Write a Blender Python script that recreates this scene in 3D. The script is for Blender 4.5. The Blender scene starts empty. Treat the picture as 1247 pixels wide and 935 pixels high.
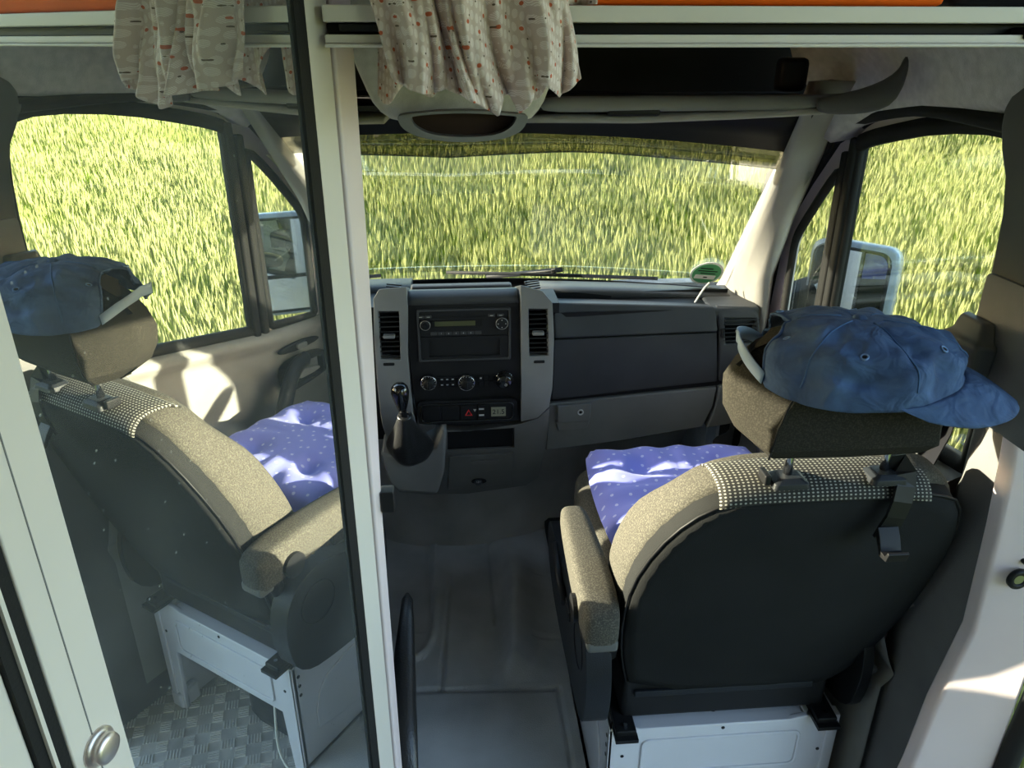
import bpy, bmesh, math, random
from mathutils import Vector, Matrix, noise
random.seed(7)
PI = math.pi
SC = bpy.context.scene
COL = SC.collection

# ------------------------------------------------------------ camera, sky, sun, exposure
FPX, TH, PS, CZ = 932.0, math.radians(24.1), math.radians(4.5), 1.5
cd = bpy.data.cameras.new('camera'); cam = bpy.data.objects.new('camera', cd); COL.objects.link(cam)
cd.sensor_width = 36; cd.lens = 36 * FPX / 1247; cd.clip_start = 0.02; cd.clip_end = 300
cam.location = (0, 0, CZ); cam.rotation_euler = (PI / 2 - TH, 0, -PS)
SC.camera = cam
SUNV = Vector((1.62, -0.30, -0.385)).normalized()          # direction the low sun travels
w = bpy.data.worlds.new('sky'); SC.world = w; w.use_nodes = True
wn = w.node_tree.nodes; wl = w.node_tree.links
bg = wn['Background']; st = wn.new('ShaderNodeTexSky'); st.sky_type = 'NISHITA'
st.sun_disc = False; st.sun_elevation = math.asin(-SUNV.z); st.sun_rotation = math.atan2(-SUNV.x, -SUNV.y)
st.air_density = 1.0; st.dust_density = 1.5; st.ozone_density = 1.0
wl.new(st.outputs[0], bg.inputs[0]); bg.inputs[1].default_value = 0.85
sd = bpy.data.lights.new('sun', 'SUN'); sun = bpy.data.objects.new('sun', sd); COL.objects.link(sun)
sd.energy = 21.0; sd.color = (1.0, 0.89, 0.71); sd.angle = math.radians(0.6)
sun.rotation_euler = SUNV.to_track_quat('-Z', 'Y').to_euler(); sun.location = (-20, 4, 6)
SC.view_settings.view_transform = 'Standard'; SC.view_settings.look = 'None'
SC.view_settings.gamma = 1; SC.view_settings.use_curve_mapping = False
SC.view_settings.exposure = 0.48

# ------------------------------------------------------------ measuring: photograph pixel -> point on a real plane of the van
def ray(px, py):
    r = (px - 623.5) / FPX; d = (py - 467.5) / FPX
    F = math.cos(TH) - d * math.sin(TH); D = math.sin(TH) + d * math.cos(TH)
    return (r * math.cos(PS) + F * math.sin(PS), F * math.cos(PS) - r * math.sin(PS), -D)
def P(px, py, X=None, Y=None, Z=None):
    v = ray(px, py)
    s = X / v[0] if X is not None else Y / v[1] if Y is not None else (Z - CZ) / v[2]
    return (s * v[0], s * v[1], CZ + s * v[2])
def PY(pts, Y): return [(P(a, b, Y=Y)[0], P(a, b, Y=Y)[2]) for a, b in pts]
def PZ(pts, Z): return [P(a, b, Z=Z)[:2] for a, b in pts]

# ------------------------------------------------------------ materials
def nodes(name):
    m = bpy.data.materials.new(name); m.use_nodes = True
    return m, m.node_tree.nodes, m.node_tree.links, m.node_tree.nodes['Principled BSDF']
def mat(name, col, rough=.6, metal=0, var=.12, vs=8, bump=.0, bs=400, sheen=0, coat=0):
    m, n, l, b = nodes(name)
    if rough > .38 and not metal: b.inputs['Specular IOR Level'].default_value = .22 if rough < .8 else .1
    b.inputs['Roughness'].default_value = rough; b.inputs['Metallic'].default_value = metal
    b.inputs['Sheen Weight'].default_value = sheen; b.inputs['Coat Weight'].default_value = coat
    tc = n.new('ShaderNodeTexCoord')
    nz = n.new('ShaderNodeTexNoise'); nz.inputs['Scale'].default_value = vs; nz.inputs['Detail'].default_value = 5
    l.new(tc.outputs['Object'], nz.inputs['Vector'])
    r = n.new('ShaderNodeValToRGB'); r.color_ramp.elements[0].position = .3; r.color_ramp.elements[1].position = .7
    r.color_ramp.elements[0].color = tuple(c * (1 - var) for c in col) + (1,)
    r.color_ramp.elements[1].color = tuple(min(1, c * (1 + var)) for c in col) + (1,)
    l.new(nz.outputs[0], r.inputs[0]); l.new(r.outputs[0], b.inputs['Base Color'])
    if bump:
        n2 = n.new('ShaderNodeTexNoise'); n2.inputs['Scale'].default_value = bs; n2.inputs['Detail'].default_value = 2
        l.new(tc.outputs['Object'], n2.inputs['Vector'])
        bp = n.new('ShaderNodeBump'); bp.inputs['Strength'].default_value = bump; bp.inputs['Distance'].default_value = .002
        l.new(n2.outputs[0], bp.inputs['Height']); l.new(bp.outputs[0], b.inputs['Normal'])
    return m
def math_(n, l, op, a, b=None):
    x = n.new('ShaderNodeMath'); x.operation = op
    for i, v in enumerate((a, b)):
        if v is None: continue
        if isinstance(v, (int, float)): x.inputs[i].default_value = v
        else: l.new(v, x.inputs[i])
    return x.outputs[0]
def mixc(n, l, f, a, b):
    x = n.new('ShaderNodeMix'); x.data_type = 'RGBA'
    if isinstance(f, (int, float)): x.inputs[0].default_value = f
    else: l.new(f, x.inputs[0])
    for i, v in ((6, a), (7, b)):
        if isinstance(v, tuple): x.inputs[i].default_value = v + (1,)
        else: l.new(v, x.inputs[i])
    return x.outputs[2]
def dots(n, l, vec, scale, rad, rot=0, rnd=0.0, off=(0, 0, 0), sc=(1, 1, 1)):
    mp = n.new('ShaderNodeMapping'); mp.inputs['Rotation'].default_value = (0, 0, rot)
    mp.inputs['Location'].default_value = off; mp.inputs['Scale'].default_value = sc; l.new(vec, mp.inputs[0])
    v = n.new('ShaderNodeTexVoronoi'); v.voronoi_dimensions = '2D'; v.inputs['Scale'].default_value = scale
    v.inputs['Randomness'].default_value = rnd; l.new(mp.outputs[0], v.inputs['Vector'])
    return math_(n, l, 'LESS_THAN', v.outputs['Distance'], rad)

M = {}
M['dash_black'] = mat('dash_black', (.014, .0145, .016), .5, bump=.25, bs=900)
M['dash_face'] = mat('dash_face', (.052, .053, .056), .5, bump=.3, bs=900)
M['dash_grey'] = mat('dash_grey', (.215, .215, .212), .55, bump=.3, bs=900)
M['dash_mid'] = mat('dash_mid', (.20, .20, .198), .55, bump=.3, bs=900)
M['door_grey'] = mat('door_grey', (.24, .23, .215), .6, bump=.25, bs=900)
M['carpet_grey'] = mat('carpet_grey', (.15, .145, .145), .8, bump=.3, bs=700)
M['pillar_grey'] = mat('pillar_grey', (.36, .345, .33), .7, bump=.2, bs=800)
M['belt_grey'] = mat('belt_grey', (.12, .12, .115), .5)
M['lining'] = mat('lining', (.60, .58, .54), .95, bump=.5, bs=500, vs=60)
M['lining_dark'] = mat('lining_dark', (.05, .05, .045), .95, bump=.4, bs=500)
M['black'] = mat('black', (.010, .010, .011), .45)
M['rubber'] = mat('rubber', (.016, .016, .016), .7, bump=.2)
M['gloss_black'] = mat('gloss_black', (.008, .008, .009), .12, coat=.5)
M['leather'] = mat('leather', (.018, .018, .019), .35, bump=.4, bs=250)
M['navy_plastic'] = mat('navy_plastic', (.016, .018, .022), .45, bump=.2)
M['chrome'] = mat('chrome', (.75, .76, .78), .18, 1)
M['steel'] = mat('steel', (.45, .44, .42), .35, 1)
M['nickel'] = mat('nickel', (.78, .70, .66), .42, 1)
M['white_metal'] = mat('white_metal', (.66, .655, .70), .3, var=.05, vs=5, coat=.3)
M['frame_white'] = mat('frame_white', (.70, .645, .58), .45, var=.04, vs=4)
M['post_white'] = mat('post_white', (.78, .66, .66), .35, var=.05, vs=4)
M['mirror_shell'] = mat('mirror_shell', (.36, .42, .50), .3, coat=.4)
M['white_line'] = mat('white_line', (.75, .75, .75), .5)
M['red'] = mat('red', (.65, .02, .02), .35)
M['orange'] = mat('orange', (.80, .13, .01), .8)
M['crimson'] = mat('crimson', (.40, .02, .03), .8)
M['display'] = mat('display', (.075, .08, .035), .3)
M['lcd'] = mat('lcd', (.30, .30, .22), .4)
M['white_mark'] = mat('white_mark', (.5, .5, .5), .6)
M['white_cable'] = mat('white_cable', (.8, .78, .7), .5)
M['floor_rubber'] = mat('floor_rubber', (.44, .445, .45), .75, bump=.5, bs=350, vs=5, var=.25)
M['foot_mat'] = mat('foot_mat', (.035, .037, .04), .8, bump=.5)
M['alu'] = mat('alu', (.60, .58, .54), .45, .4, var=.3, vs=12)
M['seat_shell'] = mat('seat_shell', (.018, .0185, .019), .85, bump=.5, bs=900)
M['green'] = mat('green', (.10, .36, .17), .5)
M['exterior'] = mat('exterior', (.5, .55, .6), .4)
M['ground'] = mat('ground', (.16, .20, .04), .95, vs=2, var=.4)

def cloth(name, base, fleck, scale=420, thr=.57):
    m, n, l, b = nodes(name); tc = n.new('ShaderNodeTexCoord')
    nz = n.new('ShaderNodeTexNoise'); nz.inputs['Scale'].default_value = scale; nz.inputs['Detail'].default_value = 2
    l.new(tc.outputs['Object'], nz.inputs['Vector'])
    r = n.new('ShaderNodeValToRGB'); r.color_ramp.elements[0].position = thr - .12; r.color_ramp.elements[1].position = thr + .1
    r.color_ramp.elements[0].color = base + (1,); r.color_ramp.elements[1].color = fleck + (1,)
    l.new(nz.outputs[0], r.inputs[0]); l.new(r.outputs[0], b.inputs['Base Color'])
    b.inputs['Roughness'].default_value = .95; b.inputs['Specular IOR Level'].default_value = .12
    bp = n.new('ShaderNodeBump'); bp.inputs['Strength'].default_value = .4; bp.inputs['Distance'].default_value = .001
    l.new(nz.outputs[0], bp.inputs['Height']); l.new(bp.outputs[0], b.inputs['Normal'])
    return m
M['seat_cloth'] = cloth('seat_cloth', (.060, .056, .048), (.118, .110, .092))
M['rest_cloth'] = cloth('rest_cloth', (.022, .020, .016), (.038, .034, .027))
def dot_cloth():
    m, n, l, b = nodes('dotted_cloth'); uv = n.new('ShaderNodeUVMap')
    d1 = dots(n, l, uv.outputs[0], 150, .25)
    d2 = dots(n, l, uv.outputs[0], 150, .50, off=(.003, 0, 0))
    c = mixc(n, l, d1, (.018, .017, .015), (.30, .29, .25))
    l.new(c, b.inputs['Base Color']); b.inputs['Roughness'].default_value = .9
    return m
M['dotted'] = dot_cloth()
def blue_cloth():
    m, n, l, b = nodes('blue_dotted_cloth'); uv = n.new('ShaderNodeUVMap')
    nz = n.new('ShaderNodeTexNoise'); nz.inputs['Scale'].default_value = 60
    va = n.new('ShaderNodeVectorMath'); va.operation = 'SCALE'; va.inputs[3].default_value = .0
    d = dots(n, l, uv.outputs[0], 34, .12, rot=.6, rnd=.6)
    c = mixc(n, l, d, (.22, .24, .74), (.52, .54, .88))
    l.new(c, b.inputs['Base Color']); b.inputs['Roughness'].default_value = .85; b.inputs['Sheen Weight'].default_value = .2
    return m
M['blue_cloth'] = blue_cloth()
def denim():
    m, n, l, b = nodes('washed_blue_cotton'); tc = n.new('ShaderNodeTexCoord')
    nz = n.new('ShaderNodeTexNoise'); nz.inputs['Scale'].default_value = 22; nz.inputs['Detail'].default_value = 6; nz.inputs['Distortion'].default_value = .8
    l.new(tc.outputs['Object'], nz.inputs['Vector'])
    r = n.new('ShaderNodeValToRGB'); r.color_ramp.elements[0].position = .35; r.color_ramp.elements[1].position = .72
    r.color_ramp.elements[0].color = (.022, .046, .105, 1); r.color_ramp.elements[1].color = (.055, .105, .21, 1)
    l.new(nz.outputs[0], r.inputs[0]); l.new(r.outputs[0], b.inputs['Base Color'])
    n2 = n.new('ShaderNodeTexNoise'); n2.inputs['Scale'].default_value = 900
    l.new(tc.outputs['Object'], n2.inputs['Vector'])
    n3 = n.new('ShaderNodeTexNoise'); n3.inputs['Scale'].default_value = 26; n3.inputs['Distortion'].default_value = 1.2
    l.new(tc.outputs['Object'], n3.inputs['Vector'])
    bp = n.new('ShaderNodeBump'); bp.inputs['Strength'].default_value = .35; bp.inputs['Distance'].default_value = .001
    l.new(n2.outputs[0], bp.inputs['Height'])
    b2 = n.new('ShaderNodeBump'); b2.inputs['Strength'].default_value = .6; b2.inputs['Distance'].default_value = .012
    l.new(n3.outputs[0], b2.inputs['Height']); l.new(bp.outputs[0], b2.inputs['Normal']); l.new(b2.outputs[0], b.inputs['Normal'])
    b.inputs['Roughness'].default_value = .9
    return m
M['denim'] = denim()
def curtain_mat():
    m, n, l, b = nodes('leaf_print_cotton'); uv = n.new('ShaderNodeUVMap')
    leaf = dots(n, l, uv.outputs[0], 105, .36, rot=.2, sc=(1.5, .8, 1), rnd=.1)
    wv = n.new('ShaderNodeTexWave'); wv.inputs['Scale'].default_value = 420; wv.bands_direction = 'DIAGONAL'; l.new(uv.outputs[0], wv.inputs[0])
    rib = math_(n, l, 'GREATER_THAN', wv.outputs['Fac'], .25)
    lf = math_(n, l, 'MULTIPLY', leaf, rib)
    c1 = mixc(n, l, lf, (.62, .49, .43), (.82, .72, .67))
    dia = dots(n, l, uv.outputs[0], 52, .10, rot=.785, rnd=.5)
    c2 = mixc(n, l, dia, c1, (.55, .12, .05))
    dk = dots(n, l, uv.outputs[0], 60, .055, rot=.2, rnd=.6, off=(.3, .2, 0))
    c3 = mixc(n, l, dk, c2, (.12, .08, .05))
    l.new(c3, b.inputs['Base Color']); b.inputs['Roughness'].default_value = .9
    b.inputs['Subsurface Weight'].default_value = 0.0
    return m
M['curtain'] = curtain_mat()
def glass_mat(name, tint, refl=.06):
    m, n, l, b = nodes(name); n.remove(b); out = n['Material Output']
    t = n.new('ShaderNodeBsdfTransparent'); t.inputs[0].default_value = tint + (1,)
    g = n.new('ShaderNodeBsdfGlossy'); g.inputs['Roughness'].default_value = .01
    fr = n.new('ShaderNodeFresnel'); fr.inputs[0].default_value = 1.45
    k = math_(n, l, 'MULTIPLY', fr.outputs[0], refl * 16)
    k2 = math_(n, l, 'MINIMUM', k, .5)
    mx = n.new('ShaderNodeMixShader'); l.new(k2, mx.inputs[0]); l.new(t.outputs[0], mx.inputs[1]); l.new(g.outputs[0], mx.inputs[2])
    l.new(mx.outputs[0], out.inputs[0]); return m
M['glass'] = glass_mat('window_glass', (.93, .96, .92), .03)
M['tint_glass'] = glass_mat('tinted_glass_band', (.36, .36, .30), .03)
def mirror_mat():
    m, n, l, b = nodes('dusty_mirror_glass'); out = n['Material Output']
    b.inputs['Metallic'].default_value = 1; b.inputs['Base Color'].default_value = (.80, .83, .80, 1); b.inputs['Roughness'].default_value = .0
    d = n.new('ShaderNodeBsdfDiffuse'); d.inputs[0].default_value = (.62, .66, .66, 1)
    tc = n.new('ShaderNodeTexCoord')
    n1 = n.new('ShaderNodeTexNoise'); n1.inputs['Scale'].default_value = 6; n1.inputs['Detail'].default_value = 6; l.new(tc.outputs['Object'], n1.inputs['Vector'])
    mr = n.new('ShaderNodeMapRange'); mr.inputs[1].default_value = .45; mr.inputs[2].default_value = .75; mr.inputs[3].default_value = .045; mr.inputs[4].default_value = .10
    l.new(n1.outputs[0], mr.inputs[0])
    v = n.new('ShaderNodeTexVoronoi'); v.inputs['Scale'].default_value = 75; l.new(tc.outputs['Object'], v.inputs['Vector'])
    sp = math_(n, l, 'LESS_THAN', v.outputs['Distance'], .085)
    n2 = n.new('ShaderNodeTexNoise'); n2.inputs['Scale'].default_value = 5; l.new(tc.outputs['Object'], n2.inputs['Vector'])
    g2 = math_(n, l, 'GREATER_THAN', n2.outputs[0], .53); sp2 = math_(n, l, 'MULTIPLY', sp, g2); sp3 = math_(n, l, 'MULTIPLY', sp2, .22)
    f = math_(n, l, 'ADD', mr.outputs[0], sp3)
    mx = n.new('ShaderNodeMixShader'); l.new(f, mx.inputs[0]); l.new(b.outputs[0], mx.inputs[1]); l.new(d.outputs[0], mx.inputs[2])
    l.new(mx.outputs[0], out.inputs[0]); return m
M['mirror'] = mirror_mat()
M['car_mirror'] = mat('car_mirror', (.75, .8, .82), .01, 1, var=.02)
def grass_mat():
    m, n, l, b = nodes('meadow_grass'); n.remove(b); out = n['Material Output']
    oi = n.new('ShaderNodeObjectInfo'); geo = n.new('ShaderNodeNewGeometry')
    nz = n.new('ShaderNodeTexNoise'); nz.inputs['Scale'].default_value = .9; nz.inputs['Detail'].default_value = 3; l.new(geo.outputs['Position'], nz.inputs['Vector'])
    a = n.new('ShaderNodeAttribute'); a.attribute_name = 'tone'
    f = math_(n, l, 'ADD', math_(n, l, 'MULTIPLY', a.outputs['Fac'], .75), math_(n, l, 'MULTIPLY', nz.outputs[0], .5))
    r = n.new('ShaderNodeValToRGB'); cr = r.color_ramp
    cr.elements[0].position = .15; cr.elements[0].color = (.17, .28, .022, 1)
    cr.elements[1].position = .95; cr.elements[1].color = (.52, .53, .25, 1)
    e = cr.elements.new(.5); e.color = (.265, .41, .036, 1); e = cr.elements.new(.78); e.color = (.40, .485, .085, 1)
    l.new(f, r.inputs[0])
    d = n.new('ShaderNodeBsdfDiffuse'); t = n.new('ShaderNodeBsdfTranslucent'); l.new(r.outputs[0], d.inputs[0]); l.new(r.outputs[0], t.inputs[0])
    mx = n.new('ShaderNodeMixShader'); mx.inputs[0].default_value = .5; l.new(d.outputs[0], mx.inputs[1]); l.new(t.outputs[0], mx.inputs[2])
    l.new(mx.outputs[0], out.inputs[0]); return m
M['grass'] = grass_mat()
M['leaf'] = mat('leaf', (.03, .06, .015), .8, vs=2, var=.5)

# ------------------------------------------------------------ mesh helpers
ORG = {}
def empty(name, loc, label, cat, group=None, kind=None):
    o = bpy.data.objects.new(name, None); COL.objects.link(o); o.location = loc; o.empty_display_size = .05
    ORG[o] = Vector(loc); tag(o, label, cat, group, kind); return o
def tag(o, label=None, cat=None, group=None, kind=None):
    if label: o['label'] = label
    if cat: o['category'] = cat
    if group: o['group'] = group
    if kind: o['kind'] = kind
    return o
def mesh(name, vs, fs, m, parent=None, smooth=False, bevel=0, sub=0, uv=None, solid=0, seg=2, label=None, kind=None):
    vs = [Vector(v) for v in vs]
    if parent is not None: org = ORG[parent]
    else:
        xs = [v.x for v in vs]; ys = [v.y for v in vs]; zs = [v.z for v in vs]
        org = Vector(((min(xs) + max(xs)) / 2, (min(ys) + max(ys)) / 2, min(zs)))
    me = bpy.data.meshes.new(name); me.from_pydata([v - org for v in vs], [], fs); me.update()
    bm = bmesh.new(); bm.from_mesh(me); bmesh.ops.recalc_face_normals(bm, faces=bm.faces); bm.to_mesh(me); bm.free()
    if uv:
        ul = me.uv_layers.new(name='UVMap')
        for lp in me.loops: ul.data[lp.index].uv = uv(vs[lp.vertex_index])
    mm = M[m] if isinstance(m, str) else m
    me.materials.append(mm)
    if smooth: me.shade_smooth()
    o = bpy.data.objects.new(name, me); COL.objects.link(o); ORG[o] = org
    if parent is not None: o.parent = parent
    else: o.location = org
    if solid:
        s = o.modifiers.new('solid', 'SOLIDIFY'); s.thickness = solid; s.offset = 0
    if bevel:
        b = o.modifiers.new('bevel', 'BEVEL'); b.width = bevel; b.segments = seg; b.limit_method = 'ANGLE'; b.angle_limit = .6
        me.shade_smooth(); b.harden_normals = False
        wn_ = o.modifiers.new('wn', 'WEIGHTED_NORMAL'); wn_.keep_sharp = False
    if sub:
        s = o.modifiers.new('sub', 'SUBSURF'); s.levels = sub; s.render_levels = sub; me.shade_smooth()
    if label: o['label'] = label
    if kind: o['kind'] = kind
    return o
def boxg(lo, hi):
    x0, y0, z0 = lo; x1, y1, z1 = hi
    v = [(x0, y0, z0), (x1, y0, z0), (x1, y1, z0), (x0, y1, z0), (x0, y0, z1), (x1, y0, z1), (x1, y1, z1), (x0, y1, z1)]
    f = [(0, 3, 2, 1), (4, 5, 6, 7), (0, 1, 5, 4), (1, 2, 6, 5), (2, 3, 7, 6), (3, 0, 4, 7)]
    return v, f
def box(name, lo, hi, m, parent=None, **k):
    v, f = boxg(lo, hi); return mesh(name, v, f, m, parent, **k)
def join(gs):
    V = []; Fs = []
    for v, f in gs:
        o = len(V); V += list(v); Fs += [tuple(i + o for i in q) for q in f]
    return V, Fs
def xf(g, mtx): return [tuple(mtx @ Vector(v)) for v in g[0]], g[1]
def plateg(outer, holes, fn, lo, hi):
    """2D outline with holes, extruded from lo to hi; fn(u, v, w) -> xyz"""
    bm = bmesh.new(); es = []
    for lp in [outer] + list(holes):
        vv = [bm.verts.new((a, b, 0)) for a, b in lp]
        es += [bm.edges.new((vv[i], vv[(i + 1) % len(vv)])) for i in range(len(vv))]
    bmesh.ops.triangle_fill(bm, edges=es, use_beauty=True, use_dissolve=False)
    bm.verts.index_update()
    v0 = [(v.co.x, v.co.y) for v in bm.verts]; n = len(v0)
    F = []; 
    for f in bm.faces:
        ids = [v.index for v in f.verts]; F.append(tuple(ids)); F.append(tuple(i + n for i in reversed(ids)))
    for e in bm.edges:
        if len(e.link_faces) == 1: a, b = e.verts[0].index, e.verts[1].index; F.append((a, b, b + n, a + n))
    bm.free()
    V = [fn(a, b, lo) for a, b in v0] + [fn(a, b, hi) for a, b in v0]
    return V, F
FY = lambda a, b, w: (a, w, b)      # outline in x,z extruded along y
FX = lambda a, b, w: (w, a, b)      # outline in y,z extruded along x
FZ = lambda a, b, w: (a, b, w)
def plate(name, outer, holes, fn, lo, hi, m, parent=None, **k):
    v, f = plateg(outer, holes, fn, lo, hi); return mesh(name, v, f, m, parent, **k)
def rrect(x0, z0, x1, z1, r, n=5):
    out = []
    for cx, cz, a0 in ((x1 - r, z1 - r, 0), (x0 + r, z1 - r, 90), (x0 + r, z0 + r, 180), (x1 - r, z0 + r, 270)):
        for i in range(n + 1):
            a = math.radians(a0 + 90 * i / n); out.append((cx + r * math.cos(a), cz + r * math.sin(a)))
    return out
def smooth_loop(pts, it=2, closed=True):
    for _ in range(it):
        q = []; n = len(pts)
        for i in range(n if closed else n - 1):
            a = pts[i]; b = pts[(i + 1) % n]
            q.append(tuple(a[k] * .75 + b[k] * .25 for k in range(len(a)))); q.append(tuple(a[k] * .25 + b[k] * .75 for k in range(len(a))))
        if not closed: q = [pts[0]] + q + [pts[-1]]
        pts = q
    return pts
def tubeg(pts, r, n=8, closed=False, flat=1.0, up=(0, 0, 1)):
    pts = [Vector(p) for p in pts]; N = len(pts); V = []; F = []
    rs = r if isinstance(r, (list, tuple)) else [r] * N
    for i, p in enumerate(pts):
        a = pts[(i - 1) % N] if (closed or i > 0) else p; b = pts[(i + 1) % N] if (closed or i < N - 1) else p
        t = (b - a).normalized(); u = Vector(up) - t * t.dot(Vector(up))
        if u.length < 1e-4: u = Vector((1, 0, 0)) - t * t.x
        u.normalize(); s = t.cross(u)
        for k in range(n):
            an = 2 * PI * k / n; V.append(tuple(p + (u * math.cos(an) + s * math.sin(an) * flat) * rs[i]))
    for i in range(N if closed else N - 1):
        j = (i + 1) % N
        for k in range(n): F.append((i * n + k, i * n + (k + 1) % n, j * n + (k + 1) % n, j * n + k))
    if not closed: F.append(tuple(range(n))[::-1]); F.append(tuple((N - 1) * n + k for k in range(n)))
    return V, F
def tube(name, pts, r, m, parent=None, n=8, closed=False, flat=1.0, up=(0, 0, 1), **k):
    v, f = tubeg(pts, r, n, closed, flat, up); k.setdefault('smooth', True); return mesh(name, v, f, m, parent, **k)
def loftg(rings, cap=True, closed=True):
    n = len(rings[0]); V = [v for r in rings for v in r]; F = []
    for i in range(len(rings) - 1):
        for k in range(n if closed else n - 1): F.append((i * n + k, i * n + (k + 1) % n, (i + 1) * n + (k + 1) % n, (i + 1) * n + k))
    if cap: F.append(tuple(range(n))[::-1]); F.append(tuple((len(rings) - 1) * n + k for k in range(n)))
    return V, F
def loft(name, rings, m, parent=None, cap=True, closed=True, **k):
    v, f = loftg(rings, cap, closed); return mesh(name, v, f, m, parent, **k)
def cylg(c, ax, r, h, n=20, r2=None):
    ax = Vector(ax).normalized(); c = Vector(c); u = ax.orthogonal().normalized(); s = ax.cross(u); r2 = r if r2 is None else r2
    R = []
    for d, rr in ((0, r), (h, r2)):
        R.append([tuple(c + ax * d + (u * math.cos(2 * PI * k / n) + s * math.sin(2 * PI * k / n)) * rr) for k in range(n)])
    return loftg(R)
def cyl(name, c, ax, r, h, m, parent=None, n=20, r2=None, **k):
    v, f = cylg(c, ax, r, h, n, r2); return mesh(name, v, f, m, parent, **k)
def lathe(name, c, ax, prof, m, parent=None, n=24, **k):
    ax = Vector(ax).normalized(); c = Vector(c); u = ax.orthogonal().normalized(); s = ax.cross(u)
    R = [[tuple(c + ax * d + (u * math.cos(2 * PI * q / n) + s * math.sin(2 * PI * q / n)) * rr) for q in range(n)] for rr, d in prof]
    k.setdefault('smooth', True); return loft(name, R, m, parent, **k)
def ring(name, c, ax, R, r, m, parent=None, n=28, **k):
    ax = Vector(ax).normalized(); c = Vector(c); u = ax.orthogonal().normalized(); s = ax.cross(u)
    return tube(name, [c + (u * math.cos(2 * PI * q / n) + s * math.sin(2 * PI * q / n)) * R for q in range(n)], r, m, parent, n=6, closed=True, up=ax, **k)
def text(name, s, loc, size, m, parent, rot=(PI / 2, 0, 0), depth=.0003):
    cu = bpy.data.curves.new(name, 'FONT'); cu.body = s; cu.size = size; cu.align_x = 'CENTER'; cu.align_y = 'CENTER'; cu.extrude = depth
    t = bpy.data.objects.new('t', cu); COL.objects.link(t)
    me = bpy.data.meshes.new_from_object(t.evaluated_get(bpy.context.evaluated_depsgraph_get())); COL.objects.unlink(t); bpy.data.objects.remove(t)
    me.materials.clear(); me.materials.append(M[m])
    o = bpy.data.objects.new(name, me); COL.objects.link(o); o.parent = parent
    o.location = Vector(loc) - ORG[parent]; o.rotation_euler = rot; ORG[o] = ORG[parent]; return o
def interp(tab, t):
    if t <= tab[0][0]: return tab[0][1]
    for (a, x), (b, y) in zip(tab, tab[1:]):
        if t <= b:
            k = (t - a) / (b - a); return x + (y - x) * k
    return tab[-1][1]
def copy_tree(o, parent=None):
    c = o.copy(); COL.objects.link(c)
    if parent is not None: c.parent = parent; c.matrix_parent_inverse = o.matrix_parent_inverse.copy()
    for ch in list(o.children): copy_tree(ch, c)
    return c

# ============================================================ SETTING
# ---- floor of the cab: moulded rubber with hump, mat recess and joints
ZF = .05
def seg_d(p, a, b):
    ax, ay = a; bx, by = b; dx, dy = bx - ax, by - ay
    t = max(0, min(1, ((p[0] - ax) * dx + (p[1] - ay) * dy) / (dx * dx + dy * dy + 1e-9)))
    return math.hypot(p[0] - ax - t * dx, p[1] - ay - t * dy)
mat_edge = smooth_loop(PZ([(440, 655), (520, 650), (530, 665), (530, 770), (515, 800), (470, 812), (440, 815)], ZF), 1, False)
joints = [PZ([(548, 700), (537, 840)], ZF), PZ([(500, 842), (537, 840), (680, 838), (697, 935)], ZF), PZ([(650, 777), (698, 776)], ZF), PZ([(595, 650), (604, 760)], ZF), PZ([(640, 700), (695, 700)], ZF)]
hump = PZ([(612, 675), (628, 730), (630, 775), (622, 828)], ZF)
arc = PZ([(440, 640), (475, 640), (535, 645), (600, 640), (640, 630), (662, 612)], ZF)
def floor_z(x, y):
    z = ZF
    d = min(seg_d((x, y), a, b) for a, b in zip(mat_edge, mat_edge[1:]))
    z += .010 * math.exp(-(d / .010) ** 2)
    inside = x < -.085 and 1.62 < y < 2.15
    if inside: z -= .007
    for j in joints:
        for a, b in zip(j, j[1:]): 
            d = seg_d((x, y), a, b)
            if d < .008: z -= .009 * (1 - d / .008)
    # tall moulded hump between walkway and passenger side
    hx = interp([(1.38, .09), (1.5, .105), (1.75, .125), (2.1, .11)], y)
    k = max(0, min(1, (y - 1.42) / .05)) * max(0, min(1, (2.05 - y) / .35))
    s = 1 / (1 + math.exp(-(x - hx) / .008)) * (1 / (1 + math.exp((x - hx - .035 - .10 * max(0, (y - 1.5))) / .02)))
    z += .085 * k * s
    d = min(seg_d((x, y), a, b) for a, b in zip(arc, arc[1:]))
    z += .012 * math.exp(-(d / .018) ** 2)
    return z
V = []; F = []; nx, ny = 140, 300; X0, X1, Y0, Y1 = -.42, .262, .30, 2.36
for j in range(ny + 1):
    for i in range(nx + 1):
        x = X0 + (X1 - X0) * i / nx; y = Y0 + (Y1 - Y0) * j / ny; V.append((x, y, floor_z(x, y)))
for j in range(ny):
    for i in range(nx): a = j * (nx + 1) + i; F.append((a, a + 1, a + nx + 2, a + nx + 1))
fl = mesh('floor', V, F, 'floor_rubber', smooth=True); tag(fl, 'grey moulded rubber walkway floor between the seats', 'floor', kind='structure')
box('floor_edge', (.255, .3, -.03), (.262, 1.62, ZF), 'floor_rubber', fl)
box('floor_front', (.255, 1.56, -.02), (.80, 2.36, .045), 'floor_rubber', fl)
box('floor_driver_side', (-.80, .3, -.02), (-.41, 2.36, .045), 'floor_rubber', fl)
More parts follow.
